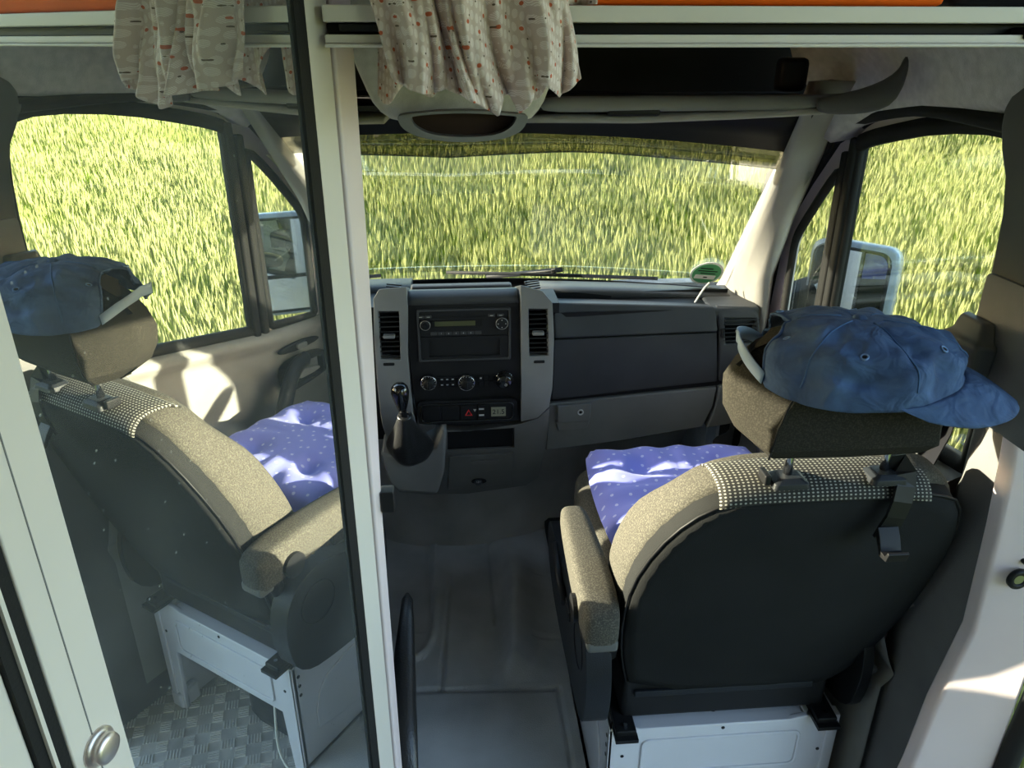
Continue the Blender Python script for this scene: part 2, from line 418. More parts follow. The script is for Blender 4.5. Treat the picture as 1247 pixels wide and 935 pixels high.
# checker plate behind and under passenger seat
cp = box('floor_plate', (.262, .30, -.03), (.82, 1.56, 0), 'alu'); tag(cp, 'aluminium checker plate floor under the passenger seat', 'floor', kind='structure')
g = []
for i in range(13):
    for j in range(28):
        cx = .29 + i * .042; cy = .33 + j * .042; a = PI / 4 if (i + j) % 2 else -PI / 4
        for k in range(-2, 3):
            c = Vector((cx, cy, 0)) + Vector((math.cos(a + PI / 2), math.sin(a + PI / 2), 0)) * k * .0068
            v, f = boxg((-.012, -.0017, 0), (.012, .0017, .0030)); g.append(xf((v, f), Matrix.Translation(c) @ Matrix.Rotation(a, 4, 'Z')))
v, f = join(g); mesh('tread_bar', v, f, mat('alu_bright', (.80, .78, .74), .3, .3), cp, kind='stuff')
box('cover_sheet', (.60, .33, .002), (.80, .62, .006), 'frame_white', cp)
# bulkhead
def bulk(x, z):
    return 2.10 - .10 * math.cos(min(1, abs(x) / .34) * PI / 2) * (1 - z * .3) + .12 * max(0, abs(x) - .2) + (.18 * (z - .35) if z > .35 else 0)
V = []; F = []
xs = [-.8 + 1.6 * i / 48 for i in range(49)]; zs = [.0, .05, .08, .12, .2, .3, .4, .5, .6, .7, .8]
for z in zs:
    for x in xs: V.append((x, bulk(x, z) if abs(x) < .36 else bulk(.36, z) + min(.22, (abs(x) - .36) * 1.5) * (1 if z < .3 else .7), z))
for j in range(len(zs) - 1):
    for i in range(48): a = j * 49 + i; F.append((a, a + 1, a + 50, a + 49))
wf = mesh('wall_front', V, F, 'floor_rubber', smooth=True); tag(wf, 'dark rubber covered bulkhead below the dashboard', 'bulkhead', kind='structure')
# footwell mat on passenger side
fm = loft('footwell_mat', [[(x, y, z) for x, z, y in ((.27, z0, y0), (.74, z0, y0), (.74, z0 + .012, y0), (.27, z0 + .012, y0))] for y0, z0 in ((1.60, .047), (2.06, .047), (2.085, .07))], 'foot_mat')
tag(fm, 'dark rubber mat in the passenger footwell', 'mat')

# ---- cab doors (right one is seen both directly and in the mirror glass)
op_main = smooth_loop([(1.03, .883), (.985, .888), (.985, .93), (.975, 1.15), (.985, 1.30), (1.005, 1.375), (1.08, 1.392), (1.25, 1.378), (1.42, 1.342), (1.48, 1.325), (1.495, 1.315), (1.495, 1.28), (1.495, .84), (1.495, .816), (1.46, .82)], 1)
op_q = smooth_loop([(1.58, .810), (1.55, .812), (1.55, .84), (1.545, 1.24), (1.55, 1.262), (1.60, 1.215), (1.68, 1.12), (1.705, 1.085), (1.712, 1.05), (1.712, .83), (1.712, .80), (1.69, .798)], 1)
outline = [(.96, .05), (.96, 1.2), (1.0, 1.38), (1.08, 1.425), (1.25, 1.415), (1.45, 1.375), (1.575, 1.32), (1.67, 1.22), (1.745, 1.13), (1.78, 1.05), (1.80, .90), (1.94, .80), (1.94, .05)]
def shrink(lp, d):
    cx = sum(p[0] for p in lp) / len(lp); cz = sum(p[1] for p in lp) / len(lp)
    out = []
    n = len(lp)
    for i in range(n):
        a = Vector(lp[i - 1]); b = Vector(lp[(i + 1) % n]); t = (b - a).normalized(); nn = Vector((-t.y, t.x)); p = Vector(lp[i])
        if (p - Vector((cx, cz))).dot(nn) < 0: nn = -nn
        out.append(tuple(p + nn * d))
    return out
def cab_door(nm, label):
    d = empty(nm, (.82, 1.45, .05), label, 'door', kind='structure')
    plate('door_skin', outline, [shrink(op_main, .004), shrink(op_q, .004)], FX, .80, .812, 'post_white', d, bevel=.002)
    # inner trim panel: a height field over (y,z) below the belt line
    ny, nz = 70, 60; V = []; F = []
    def belt(y): return interp([(.98, .878), (1.5, .806), (1.55, .80), (1.93, .785)], y)
    def relief(y, z):
        t = 0
        b = belt(y)
        t += .035 * max(0, 1 - (b - z) / .045) ** .5 * (1 if z < b else 0) if z > b - .045 else 0   # top roll
        # armrest shelf with pulled forward tip
        az = interp([(1.0, .60), (1.25, .588), (1.41, .565)], y)
        ae = 1 / (1 + math.exp((y - 1.405 + .25 * (z - .56)) / .008))
        if z < az: t += .075 * ae * max(0, 1 - (az - z) / .16) ** .6
        t += .075 * ae * math.exp(-((z - az) / .018) ** 2) if z >= az else 0
        # lower door pocket bulge
        if z < .46: t += .045 * min(1, (.46 - z) / .02)
        # swelling around release handle
        t += .022 * math.exp(-(((y - 1.62) / .16) ** 4 + ((z - .69) / .085) ** 4))
        # hollow behind pull handle
        t -= .03 * math.exp(-(((y - 1.42) / .075) ** 4 + ((z - .635) / .07) ** 4)) * (1 if True else 0)
        return t
    for j in range(nz + 1):
        for i in range(ny + 1):
            y = .98 + .95 * i / ny; z = .08 + (belt(y) - .08) * j / nz
            V.append((.80 - .012 - max(-.006, relief(y, z)), y, z))
    n1 = ny + 1
    for j in range(nz):
        for i in range(ny): a = j * n1 + i; F.append((a, a + 1, a + n1 + 1, a + n1))
    k = len(V)
    for i in range(n1): V.append((.80, .98 + .95 * i / ny, belt(.98 + .95 * i / ny)))
    for i in range(ny): F.append((nz * n1 + i, nz * n1 + i + 1, k + i + 1, k + i))
    mesh('door_panel', V, F, 'door_grey', d, smooth=True)
    # seals
    tube('window_seal', [(.797, a, b) for a, b in op_main], .013, 'rubber', d, n=6, closed=True, up=(1, 0, 0), flat=1.3)
    tube('quarter_seal', [(.797, a, b) for a, b in op_q], .009, 'rubber', d, n=6, closed=True, up=(1, 0, 0), flat=1.3)
    box('window_divider', (.780, 1.484, .80), (.815, 1.506, 1.33), 'rubber', d, bevel=.006); box('window_divider', (.782, 1.514, .80), (.81, 1.536, 1.30), 'rubber', d, bevel=.006)
    plate('window_pane', shrink(op_main, .006), [], FX, .804, .808, 'glass', d)
    plate('quarter_pane', shrink(op_q, .006), [], FX, .804, .808, 'glass', d)
    # pull handle: dark bow from release bezel down to the armrest tip
    pp = smooth_loop([(.735, 1.60, .715), (.715, 1.545, .715), (.695, 1.50, .69), (.688, 1.468, .64), (.69, 1.445, .59), (.70, 1.40, .545), (.725, 1.36, .535)], 2, False)
    tube('pull_handle', pp, .017, 'navy_plastic', d, n=8, flat=1.3, up=(1, 0, 0))
    h = plate('release_bezel', smooth_loop([(1.525, .635), (1.52, .70), (1.56, .725), (1.675, .718), (1.69, .70), (1.68, .655), (1.64, .645)], 1), [rrect(1.555, .655, 1.665, .705, .012)], FX, .735, .765, 'navy_plastic', d, bevel=.004)
    plate('release_recess', rrect(1.55, .65, 1.67, .71, .012), [], FX, .757, .762, 'dash_mid', h)
    plate('release_lever', smooth_loop([(1.56, .66), (1.575, .70), (1.60, .682), (1.655, .678), (1.655, .664)], 1), [], FX, .738, .752, 'door_grey', h, bevel=.003)
    s = plate('switch_panel', smooth_loop([(1.525, .744), (1.53, .758), (1.60, .765), (1.67, .757), (1.675, .745), (1.60, .738)], 1), [], FX, .748, .76, 'navy_plastic', d, bevel=.003)
    plate('mirror_switch', rrect(1.585, .745, 1.62, .758, .004), [], FX, .741, .75, 'dash_mid', s, bevel=.002)
    cyl('lock_pin_base', (.775, 1.045, .874), (0, 0, 1), .012, .006, 'dash_mid', d, n=14)
    cyl('lock_pin', (.775, 1.045, .875), (0, 0, 1), .004, .03, 'black', d, n=10)
    # pocket lip and dark lower liner
    tube('pocket_lip', [(.735, 1.0, .46), (.735, 1.3, .46), (.735, 1.55, .455), (.735, 1.85, .445)], .009, 'dash_mid', d)
    return d
dr = cab_door('door_1', 'passenger cab door on the right with grey trim and framed window')
dl = copy_tree(dr); dl.name = 'door_2'; dl.scale = (-1, 1, 1); dl.location.x = -.82; dl['label'] = 'driver cab door on the left, hidden behind the mirrored door'
bt = empty('water_bottle', (.70, 1.575, .30), 'bottle with a red screw cap standing in the passenger door pocket', 'bottle')
lathe('bottle_body', (.70, 1.575, .25), (0, 0, 1), [(.001, 0), (.032, 0), (.034, .01), (.034, .14), (.030, .165), (.013, .19), (.012, .205)], 'glass', bt)
lathe('bottle_cap', (.70, 1.575, .445), (0, 0, 1), [(.001, 0), (.0155, 0), (.0155, .020), (.014, .022), (.001, .022)], 'red', bt, n=24)

# ---- side mirrors outside
def side_mirror(label):
    e = empty('side_mirror', (.98, 1.85, .72), label, 'side mirror')
    ax = Vector((.12, -.15, 0)).normalized(); nn = Vector((-.78, -.62, 0)).normalized(); c0 = Vector((.93, 1.87, 0))
    def pt(u, z, d): q = c0 + ax * u + nn * d; return (q.x, q.y, z)
    hd = []
    W = .20; RM = .004
    for dd, s, zc in ((0.0, .0, 0), (.0, .005, 0), (-.05, .002, 0), (-.10, -.035, 0), (-.125, -.085, 0)):
        hd.append([pt(a, b, dd) for a, b in rrect(-.005 - s, .745 - s, W + s, 1.04 + s, .035 if s > -.05 else .015)])
    loft('housing', hd[1:], 'mirror_shell', e, smooth=True)
    f_ = hd[0]
    fr = lambda a, b, w: pt(a, b, w)
    plate('mirror_bezel', rrect(0, .75, W - .005, 1.035, .03), [rrect(.006, .865, W - .011, 1.029, .026), rrect(.006, .756, W - .011, .855, .02)], fr, -.004, .012, 'rubber', e, bevel=.003)
    plate('main_glass', rrect(.005, .863, W - .010, 1.030, .026), [], fr, .002, .005, 'car_mirror', e)
    plate('wide_glass', rrect(.005, .755, W - .010, .857, .02), [], fr, .002, .005, 'car_mirror', e)
    v, f = loftg([[(.84, 1.83, .80), (.84, 1.91, .80), (.84, 1.91, .90), (.84, 1.83, .90)], [(.95, 1.85, .76), (.95, 1.95, .76), (.95, 1.95, .92), (.95, 1.85, .92)], [(.99, 1.86, .78), (.99, 1.92, .78), (.99, 1.92, .94), (.99, 1.86, .94)]])
    mesh('arm', v, f, 'rubber', e, bevel=.01)
    return e
sm = side_mirror('pale blue side mirror outside the passenger door window')
s2 = copy_tree(sm); s2.scale = (-1, 1, 1); s2.location.x = -sm.location.x; s2['label'] = 'side mirror outside the driver door, behind the mirrored door'
sm['group'] = s2['group'] = 'side mirrors of the van'

# ---- windscreen
def ws(x, t):   # t 0 bottom .. 1 top
    k = (x / .75) ** 2
    b = Vector((x, 2.09 - .16 * k, .885)); tp = Vector((x, 1.60 - .10 * k, 1.345 - .03 * k)); return b.lerp(tp, t)
def wstrip(name, fa, fb, m, parent, thick=.004, x0=-.77, x1=.77, n=32, rows=6, off=0):
    V = []; F = []
    for j in range(rows + 1):
        for i in range(n + 1):
            x = x0 + (x1 - x0) * i / n; ta, tb = fa(x), fb(x); p = ws(x, ta + (tb - ta) * j / rows); V.append(tuple(p + Vector((0, -off, -off))))
    for j in range(rows):
        for i in range(n): a = j * (n + 1) + i; F.append((a, a + 1, a + n + 2, a + n + 1))
    return mesh(name, V, F, m, parent, smooth=True, solid=thick)
wsr = empty('window_1', (0, 2.0, .885), 'wide windscreen with a tinted band along its top edge', 'windscreen', kind='structure')
tb = lambda x: .853 + .035 * min(1, abs(x) / .25) - .030 * max(0, (abs(x) - .3) / .4)
tt = lambda x: .978 - .03 * (abs(x) / .7) ** 2
wstrip('pane', lambda x: .0, tb, 'glass', wsr, x0=-.745, x1=.745)
wstrip('tint_band', tb, tt, 'tint_glass', wsr, rows=2, x0=-.70, x1=.70)
wstrip('frit_top', tt, lambda x: 1.16, 'black', wsr, rows=2, x0=-.68, x1=.68)
wstrip('frit_bottom', lambda x: -.06, lambda x: .035, 'black', wsr, rows=2, off=.004)
# wipers
def wiper(x0, x1, t0, t1, lab):
    e = empty('wiper', ws(x0, .0) + Vector((0, .03, .0)), lab, 'wiper')
    a = ws(x0, t0) + Vector((0, .02, .004)); b = ws(x1, t1) + Vector((0, .02, .004)); m_ = a.lerp(b, .5) + Vector((0, .0, .012))
    tube('wiper_blade', [a, m_ + Vector((0, 0, -.01)), b], .005, 'rubber', e, n=6)
    tube('wiper_arm', [ws(x0 * .2 + x1 * .8, -.04) + Vector((0, .03, .015)), m_ + Vector((.03, 0, .004)), m_], .007, 'dash_black', e, n=6)
wiper(-.20, -.66, .045, .035, 'left windscreen wiper lying along the bottom of the windscreen')
wiper(.56, -.02, .035, .05, 'right windscreen wiper lying along the bottom of the windscreen')
# sticker (seen from inside) on lower right corner of windscreen
c = ws(.66, .15); ex = (ws(.70, .075) - ws(.61, .075)).normalized(); ez = (ws(.655, .3) - ws(.655, .0)).normalized(); en = ex.cross(ez)
if en.y > 0: en = -en
stk = empty('sticker', c, 'round green and white badge sticker low in the windscreen corner', 'sticker')
def SP(a, b, w): return tuple(c + ex * a + ez * b * 1.7 + en * (w + .004))
el = lambda rx, rz, n=28: [(rx * math.cos(2 * PI * i / n), rz * math.sin(2 * PI * i / n)) for i in range(n)]
plate('sticker_border', el(.040, .034), [], SP, 0, .0012, 'white_line', stk)
plate('sticker_face', el(.035, .029), [], SP, .0013, .0018, 'green', stk)
plate('sticker_field', rrect(-.026, -.016, .026, -.004, .001), [], SP, .0018, .0023, 'white_line', stk)
g = [plateg([(-.022, .014), (.010, .014), (.010, .017), (-.022, .017)], [], SP, .0018, .0023), plateg([(-.025, .007), (.024, .007), (.024, .0095), (-.025, .0095)], [], SP, .0018, .0023),
     plateg([(-.016, .000), (.022, .000), (.022, .0022), (-.016, .0022)], [], SP, .0018, .0023), plateg([(-.004, -.0118), (.006, -.0118), (.006, -.0085), (-.004, -.0085)], [], SP, .0024, .0027)]
v, f = join(g); mesh('sticker_print', v, f, 'black', stk)

# ---- A pillars
def a_pillar(sgn, nm, lab):
    A = [P(975, 140, X=.655), P(950, 205, X=.665), P(915, 275, X=.695), P(880, 345, X=.72), P(868, 362, X=.73)]
    B = [P(1022, 138, X=.748), P(998, 190, X=.750), P(962, 270, X=.755), P(937, 340, X=.758), P(930, 392, X=.758)]
    R = []
    for a, b in zip(A, B):
        a = Vector(a); b = Vector(b); m_ = (a + b) / 2 + Vector((-.018, -.020, .006))
        out = Vector((.05, .06, 0))
        R.append([tuple(q) for q in (a + Vector((.012, .05, 0)), a, a.lerp(m_, .5) + Vector((-.004, -.006, 0)), m_, m_.lerp(b, .5) + Vector((-.002, -.008, 0)), b, b + Vector((.022, .03, 0)), b + Vector((.028, .12, 0)))])
    lo = [tuple(Vector(q) + Vector((.02, .06, -.14))) for q in R[-1]]; R.append(lo)
    hi = [tuple(Vector(q) + Vector((-.02, -.08, .06))) for q in R[0]]; R.insert(0, hi)
    R = [[(sgn * x, y, z) for x, y, z in r] for r in R]
    o = loft(nm, R, 'pillar_grey', smooth=True); tag(o, lab, 'pillar', kind='structure'); return o
a_pillar(1, 'trim_1', 'light grey windscreen pillar trim right of the windscreen')
a_pillar(-1, 'trim_2', 'light grey windscreen pillar trim on the driver side')
# black body seal and dark body flange around the cab doors
for sg in (1, -1):
    fl_ = plate('trim_13' if sg > 0 else 'trim_14', [(.93, .0), (.93, 1.40), (1.0, 1.47), (1.5, 1.47), (1.9, 1.2), (2.0, .8), (2.0, .0)], [shrink(outline, -.012)], FX, sg * .786, sg * .796, 'rubber')
    tag(fl_, 'dark body flange around the %s cab door opening' % ('passenger' if sg > 0 else 'driver'), 'flange', kind='structure')
    seal = [P(1130, 130, X=.77), P(1090, 134, X=.77), P(1048, 143, X=.77), P(1022, 156, X=.77), P(981, 203, X=.772), P(953, 269, X=.775), P(935, 332, X=.778), P(929, 389, X=.78), P(927, 440, X=.78)]
    seal = [(sg * x, y, z) for x, y, z in [(.77, 1.02, 1.395)] + seal + [(.785, 1.86, .55), (.785, 1.86, .2)]]
    s_ = tube('trim_3' if sg > 0 else 'trim_4', smooth_loop(seal, 2, False), .013, 'rubber', n=8)
    tag(s_, 'black rubber door seal around the %s cab door opening' % ('passenger' if sg > 0 else 'driver'), 'seal', kind='structure')

# ---- right wall between cab door and living box: B pillar trim
def bpillar(sg, nm, lab):
    # section in plan at several heights: from door opening edge, wrapping to the flange
    prof = [(-.02, .90, 1.10), (.30, .88, 1.08), (.60, .89, 1.05), (.88, .90, .99), (1.06, .90, .985), (1.20, .90, .985), (1.33, .90, 1.0), (1.40, .90, 1.05)]
    R = []
    for z, y0, y1 in prof:
        xi = interp([(-.02, .755), (.5, .765), (.9, .77), (1.2, .755), (1.4, .745)], z)
        R.append([(sg * x, y, z) for x, y in ((.83, y0 - .06), (xi + .005, y0 - .05), (xi, y0), (xi, y0 + (y1 - y0) * .6), (xi + .012, y1 - .015), (.80, y1), (.83, y1))])
    o = loft(nm, R, 'carpet_grey', smooth=False, bevel=.006); tag(o, lab, 'wall', kind='structure'); return o
wr = bpillar(1, 'wall_right', 'grey trim of the pillar right of the passenger seat')
wl_ = bpillar(-1, 'wall_left', 'grey trim of the pillar behind the driver door')
# upper cover of the pillar (belt column)
up = empty('trim_5', (.75, .95, 1.02), 'dark grey upper pillar cover with belt slot at the right', 'pillar cover', kind='structure')
plate('column_cover', smooth_loop([(.80, 1.03), (.955, 1.03), (.958, 1.2), (.97, 1.32), (1.01, 1.385), (1.015, 1.43), (.97, 1.46), (.80, 1.46)], 1), [], FX, .728, .76, 'belt_grey', up, bevel=.008)
plate('belt_slot_panel', rrect(.80, 1.02, .955, 1.215, .008), [], FX, .722, .732, 'dash_mid', up, bevel=.003)
# belt parts
sb = empty('seat_belt', (.70, .93, 1.0), 'black seat belt hanging from its height slider on the right pillar', 'seat belt')
rings = [[(x, y, z) for x, y in ((.722, .90 - s), (.700 - k, .905 - s), (.700 - k, .975 + s), (.722, .985 + s))] for z, s, k in ((1.065, -.02, -.005), (1.085, .0, .004), (1.125, .004, .008), (1.13, -.004, .0), (1.155, -.012, -.004))]
loft('belt_slider', rings, 'belt_grey', sb, bevel=.004)
box('belt_guide', (.695, .915, 1.03), (.722, .972, 1.068), 'black', sb, bevel=.008)
def ribbon(name, pts, wid, m, parent, th=.0022, up=(1, 0, 0)):
    pts = [Vector(p) for p in pts]; V = []; F = []; N = len(pts)
    for i, p in enumerate(pts):
        a = pts[max(0, i - 1)]; b = pts[min(N - 1, i + 1)]; t = (b - a).normalized(); u = Vector(up); s = t.cross(u).normalized() * wid / 2
        V += [tuple(p - s), tuple(p + s)]
    for i in range(N - 1): F.append((2 * i, 2 * i + 1, 2 * i + 3, 2 * i + 2))
    return mesh(name, V, F, m, parent, solid=th)
ribbon('belt_webbing', [(.712, .945, 1.06), (.722, .965, .98), (.735, 1.01, .88), (.752, 1.05, .75), (.766, 1.08, .60), (.768, 1.10, .50)], .046, 'black', sb)
ribbon('belt_webbing_return', [(.703, .95, 1.055), (.712, .975, .98), (.728, 1.04, .90), (.742, 1.10, .80), (.756, 1.14, .70), (.762, 1.17, .58)], .044, 'belt_grey', sb)
ch = tube('coat_hook', smooth_loop([(.725, .845, 1.42), (.70, .845, 1.43), (.695, .845, 1.40), (.70, .845, 1.36), (.72, .845, 1.355)], 2, False), .012, 'belt_grey', n=8)
tag(ch, 'grey plastic hook near the top of the right pillar', 'hook')
# white flange post at right with the black seal of the side door beyond
def strip(name, L, Rr, m, parent=None, thick=.03, **k):
    V = []; n = len(L); F = []
    for a, b in zip(L, Rr): V += [a, b]
    for a, b in zip(L, Rr): V += [(a[0], a[1] + thick, a[2]), (b[0], b[1] + thick, b[2])]
    for i in range(n - 1):
        a = 2 * i; o = 2 * n
        F += [(a, a + 1, a + 3, a + 2), (a + o, a + 2 + o, a + 3 + o, a + 1 + o), (a, a + 2, a + 2 + o, a + o), (a + 1, a + 1 + o, a + 3 + o, a + 3)]
    F += [(0, 2 * n, 2 * n + 1, 1), (2 * n - 2, 2 * n - 1, 4 * n - 1, 4 * n - 2)]
    return mesh(name, V, F, m, parent, **k)
lp = [(1262, 400), (1247, 480), (1230, 580), (1215, 650), (1185, 770), (1140, 860), (1110, 935), (1070, 1020)]
Lf = [P(a, b, Y=.845) for a, b in lp]; Lf = [(.735, .845, 1.62)] + Lf + [(.73, .845, .0)]
Rt = [(.86, .80, z) for _, _, z in Lf[:2]] + [(.85 if z > .7 else .835, .80, z) for _, _, z in Lf[2:]]
pr = strip('trim_6', Lf, Rt, 'post_white', bevel=.006); tag(pr, 'white painted body flange at the right edge beside the seat', 'door post', kind='structure')
sl = tube('trim_7', [(.866, .795, 1.62), (.866, .795, 1.0), (.858, .795, .7), (.846, .795, .45), (.84, .795, .0)], .016, 'rubber', n=8, flat=1.0)
tag(sl, 'black rubber seal at the outer edge of the white flange', 'seal', kind='structure')
ct = empty('door_catch', P(1240, 705, Y=.83), 'round black rimmed striker on the white flange at the right edge', 'catch')
c0 = Vector(P(1240, 705, Y=.822))
ring('catch_rim', c0, (0, 1, 0), .012, .005, 'black', ct); cyl('catch_pin', c0 + Vector((0, .008, 0)), (0, -1, 0), .008, .010, 'steel', ct, n=14)
cyl('catch_screw', c0 + Vector((.004, .008, .028)), (0, -1, 0), .004, .010, 'black', ct, n=12)

# ---- headliner, roof, front shelf
hd = box('ceiling', (-.86, .80, 1.66), (.86, 1.75, 1.70), 'lining_dark'); tag(hd, 'dark roof lining above the front shelf', 'ceiling', kind='structure')
# side headliner (cloth) right: curved surface from above door to the roof
def side_liner(sg, nm, lab):
    R = []
    for y in (.885, .95, 1.1, 1.25, 1.38, 1.47, 1.52):
        zb = interp([(.8, 1.44), (1.08, 1.42), (1.3, 1.405), (1.45, 1.375), (1.55, 1.31)], y)
        xi = interp([(.8, .735), (1.2, .755), (1.45, .755), (1.55, .72)], y)
        R.append([(sg * a, y, b) for a, b in ((.80, zb - .005), (xi + .02, zb - .012), (xi, zb), (xi - .02, zb + .06), (xi - .08, zb + .14), (xi - .16, 1.66), (.84, 1.66))])
    o = loft(nm, R, 'lining', smooth=True); tag(o, lab, 'lining', kind='structure')
side_liner(1, 'trim_8', 'grey cloth headliner above the passenger door'); side_liner(-1, 'trim_9', 'grey cloth headliner above the driver door')
fs = empty('overhead_shelf', (0, 1.40, 1.38), 'grey plastic parcel shelf above the windscreen with rounded lip', 'shelf')
plate('shelf_tray', [(-.70, 1.26), (.66, 1.26), (.68, 1.40), (.64, 1.57), (-.64, 1.57), (-.70, 1.40)], [], FZ, 1.402, 1.410, 'lining_dark', fs)
plate('shelf_back', [(-.80, 1.36), (.80, 1.36), (.80, 1.67), (-.80, 1.67)], [], FY, 1.58, 1.60, 'lining_dark', fs)
for sg in (1, -1):
    lipr = []
    for x in (.135, .2, .3, .4, .5, .58, .64, .70, .735):
        y = interp([(.12, 1.24), (.55, 1.255), (.65, 1.27), (.74, 1.29)], x); zb = interp([(.1, 1.398), (.6, 1.398), (.74, 1.40)], x); h = .026
        lipr.append([(sg * x, y + dy, zb + dz) for dy, dz in ((0, 0), (-.004, .010), (0, .022), (.012, h), (.03, h - .004), (.035, 0))])
    loft('shelf_lip', lipr, 'dash_grey', fs, smooth=True, sub=1)
    # visor strip below lip
    vr = []
    for x in (.10, .2, .3, .45, .55, .62, .655):
        dz = interp([(.1, .0), (.3, -.002), (.5, .004), (.655, .012)], x)
        vr.append([(sg * x, 1.262 + dy, 1.383 + dz + q) for dy, q in ((0, 0), (-.006, .004), (0, .011), (.03, .014), (.18, .006), (.18, -.004))])
    vz = loft('sun_visor', vr, 'pillar_grey', smooth=True); tag(vz, 'grey sun visor folded under the shelf on the %s side' % ('passenger' if sg > 0 else 'driver'), 'sun visor', 'sun visors')
    cv = box('visor_clip', (sg * .29 - .042, 1.247, 1.393), (sg * .29 + .042, 1.262, 1.405), 'black', fs, bevel=.004)
# grab handle
def handle(sg, lab):
    e = empty('grab_handle', (sg * .70, 1.25, 1.40), lab, 'grab handle')
    cs = [((.58, 1.250, 1.408), .011, .013), ((.62, 1.240, 1.409), .013, .017), ((.66, 1.228, 1.417), .014, .022), ((.69, 1.222, 1.430), .014, .026), ((.705, 1.228, 1.450), .014, .024), ((.712, 1.240, 1.470), .013, .016)]
    R = []
    for (x, y, z), a, b in cs:
        R.append([(sg * (x + .3 * b * math.sin(t) * 0), y + a * math.cos(t), z + b * math.sin(t)) for t in [2 * PI * i / 10 for i in range(10)]])
    loft('grip', R, 'belt_grey', e, smooth=True, sub=1)
    box('inner_bracket', (sg * .60 - .025, 1.38, 1.42), (sg * .60 + .025, 1.42, 1.475), 'black', e, bevel=.01)
handle(1, 'grey grab handle rising to the right above the passenger door'); handle(-1, 'grey grab handle above the driver door')

# ---- overhead console (cloth covered bulge with an open pocket)
oc = empty('overhead_console', (.02, 1.12, 1.36), 'grey cloth covered overhead console with an open pocket in its underside', 'console')
Yc = 1.13
sec = []
outl = smooth_loop(PY([(418, 40), (425, 70), (440, 105), (455, 135), (480, 152), (560, 160), (645, 152), (663, 132), (672, 108), (686, 75), (698, 40)], Yc), 1, False)
top = [(p[0], 1.66) for p in (outl[-1], outl[0])]
full = outl + top
cx_, cz_ = .02, 1.55
R = []
for yy, s in ((Yc + .105, 1.0), (Yc + .05, 1.0), (Yc + .015, .985), (Yc, .95)):
    R.append([(cx_ + (a - cx_) * s, yy, cz_ + (b - cz_) * (s if b < cz_ else 1)) for a, b in full])
loft('console_body', R, 'lining', oc, smooth=True)
fr_o = smooth_loop(PY([(483, 143), (490, 158), (515, 169), (562, 174), (612, 170), (636, 160), (644, 143), (640, 139), (560, 133), (488, 139)], Yc - .03), 2)
fr_i = smooth_loop(PY([(500, 144), (505, 154), (525, 164), (562, 167), (602, 165), (622, 156), (630, 143), (626, 141), (560, 137), (504, 141)], Yc - .03), 2)
plate('pocket_rim', fr_o, [fr_i], FY, Yc - .032, Yc + .03, 'dash_grey', oc, bevel=.004)
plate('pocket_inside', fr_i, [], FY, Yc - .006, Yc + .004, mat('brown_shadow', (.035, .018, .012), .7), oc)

# ---- header beam of the living box opening, with its rails
hb = empty('header_beam', (0, .87, 1.49), 'white header rail across the opening between cab and living area', 'rail', kind='structure')
hb.name = 'trim_10'
def rail(nm, z0, z1, y0, m): box(nm, (-.86 if 'x' in nm else -.12, y0, z0), (.86, .90, z1), m, hb, bevel=.0015)
rail('upper_rail', 1.5175, 1.533, .842, 'frame_white')
rail('dark_channel', 1.5065, 1.5175, .868, 'black')
rail('lower_rail', 1.498, 1.5065, .846, 'frame_white')
rail('bottom_lip', 1.4945, 1.498, .838, 'frame_white')
box('channel_stop', (-.105, .845, 1.509), (-.055, .868, 1.516), 'black', hb, bevel=.001)
box('rail_end_cap', (.610, .842, 1.502), (.64, .868, 1.514), 'black', hb, bevel=.002)
ob = box('orange_blanket', (.115, .86, 1.534), (.525, 1.10, 1.60), 'orange', bevel=.006); tag(ob, 'folded orange blanket lying on top of the header rail', 'blanket')
bb = box('black_bag', (.535, .87, 1.534), (.80, 1.10, 1.62), 'black', bevel=.02); tag(bb, 'black bag on the header rail at the right corner', 'bag')
sc_ = mesh('cloth_scrap', *loftg([[(x, .850 + .012 * math.sin(x * 150), 1.534), (x, .846 + .012 * math.sin(x * 150), 1.545 + .004 * math.sin(x * 90)), (x, .88, 1.56)] for x in [.095 + i * .004 for i in range(15)]], cap=False, closed=False), 'curtain', smooth=True, solid=.002, uv=lambda v: (v.x, v.z))
tag(sc_, 'small crumpled corner of patterned cloth on top of the header rail', 'cloth')

# ============================================================ DASHBOARD
db = empty('dashboard', (.0, 1.80, .50), 'dark grey van dashboard with centre stack, vents and glove box', 'dashboard')
YF = 1.62
yst = lambda z: 1.62 + .10 * max(0, (.70 - z)) / .2
FS = lambda a, b, w: (a, yst(b) + w, b - (.35 * max(0, w) if b > .9 else 0))
def PST(pts):
    o = []
    for a, b in pts:
        y = YF
        for _ in range(25): q = P(a, b, Y=y); y = .5 * y + .5 * yst(q[2])
        o.append((q[0], q[2]))
    return o
def subdiv(lp, step=.03):
    o = []
    for i in range(len(lp)):
        a = lp[i]; b = lp[(i + 1) % len(lp)]; d = math.hypot(a[0] - b[0], a[1] - b[1]); n = max(1, int(d / step))
        for k in range(n): o.append((a[0] + (b[0] - a[0]) * k / n, a[1] + (b[1] - a[1]) * k / n))
    return o
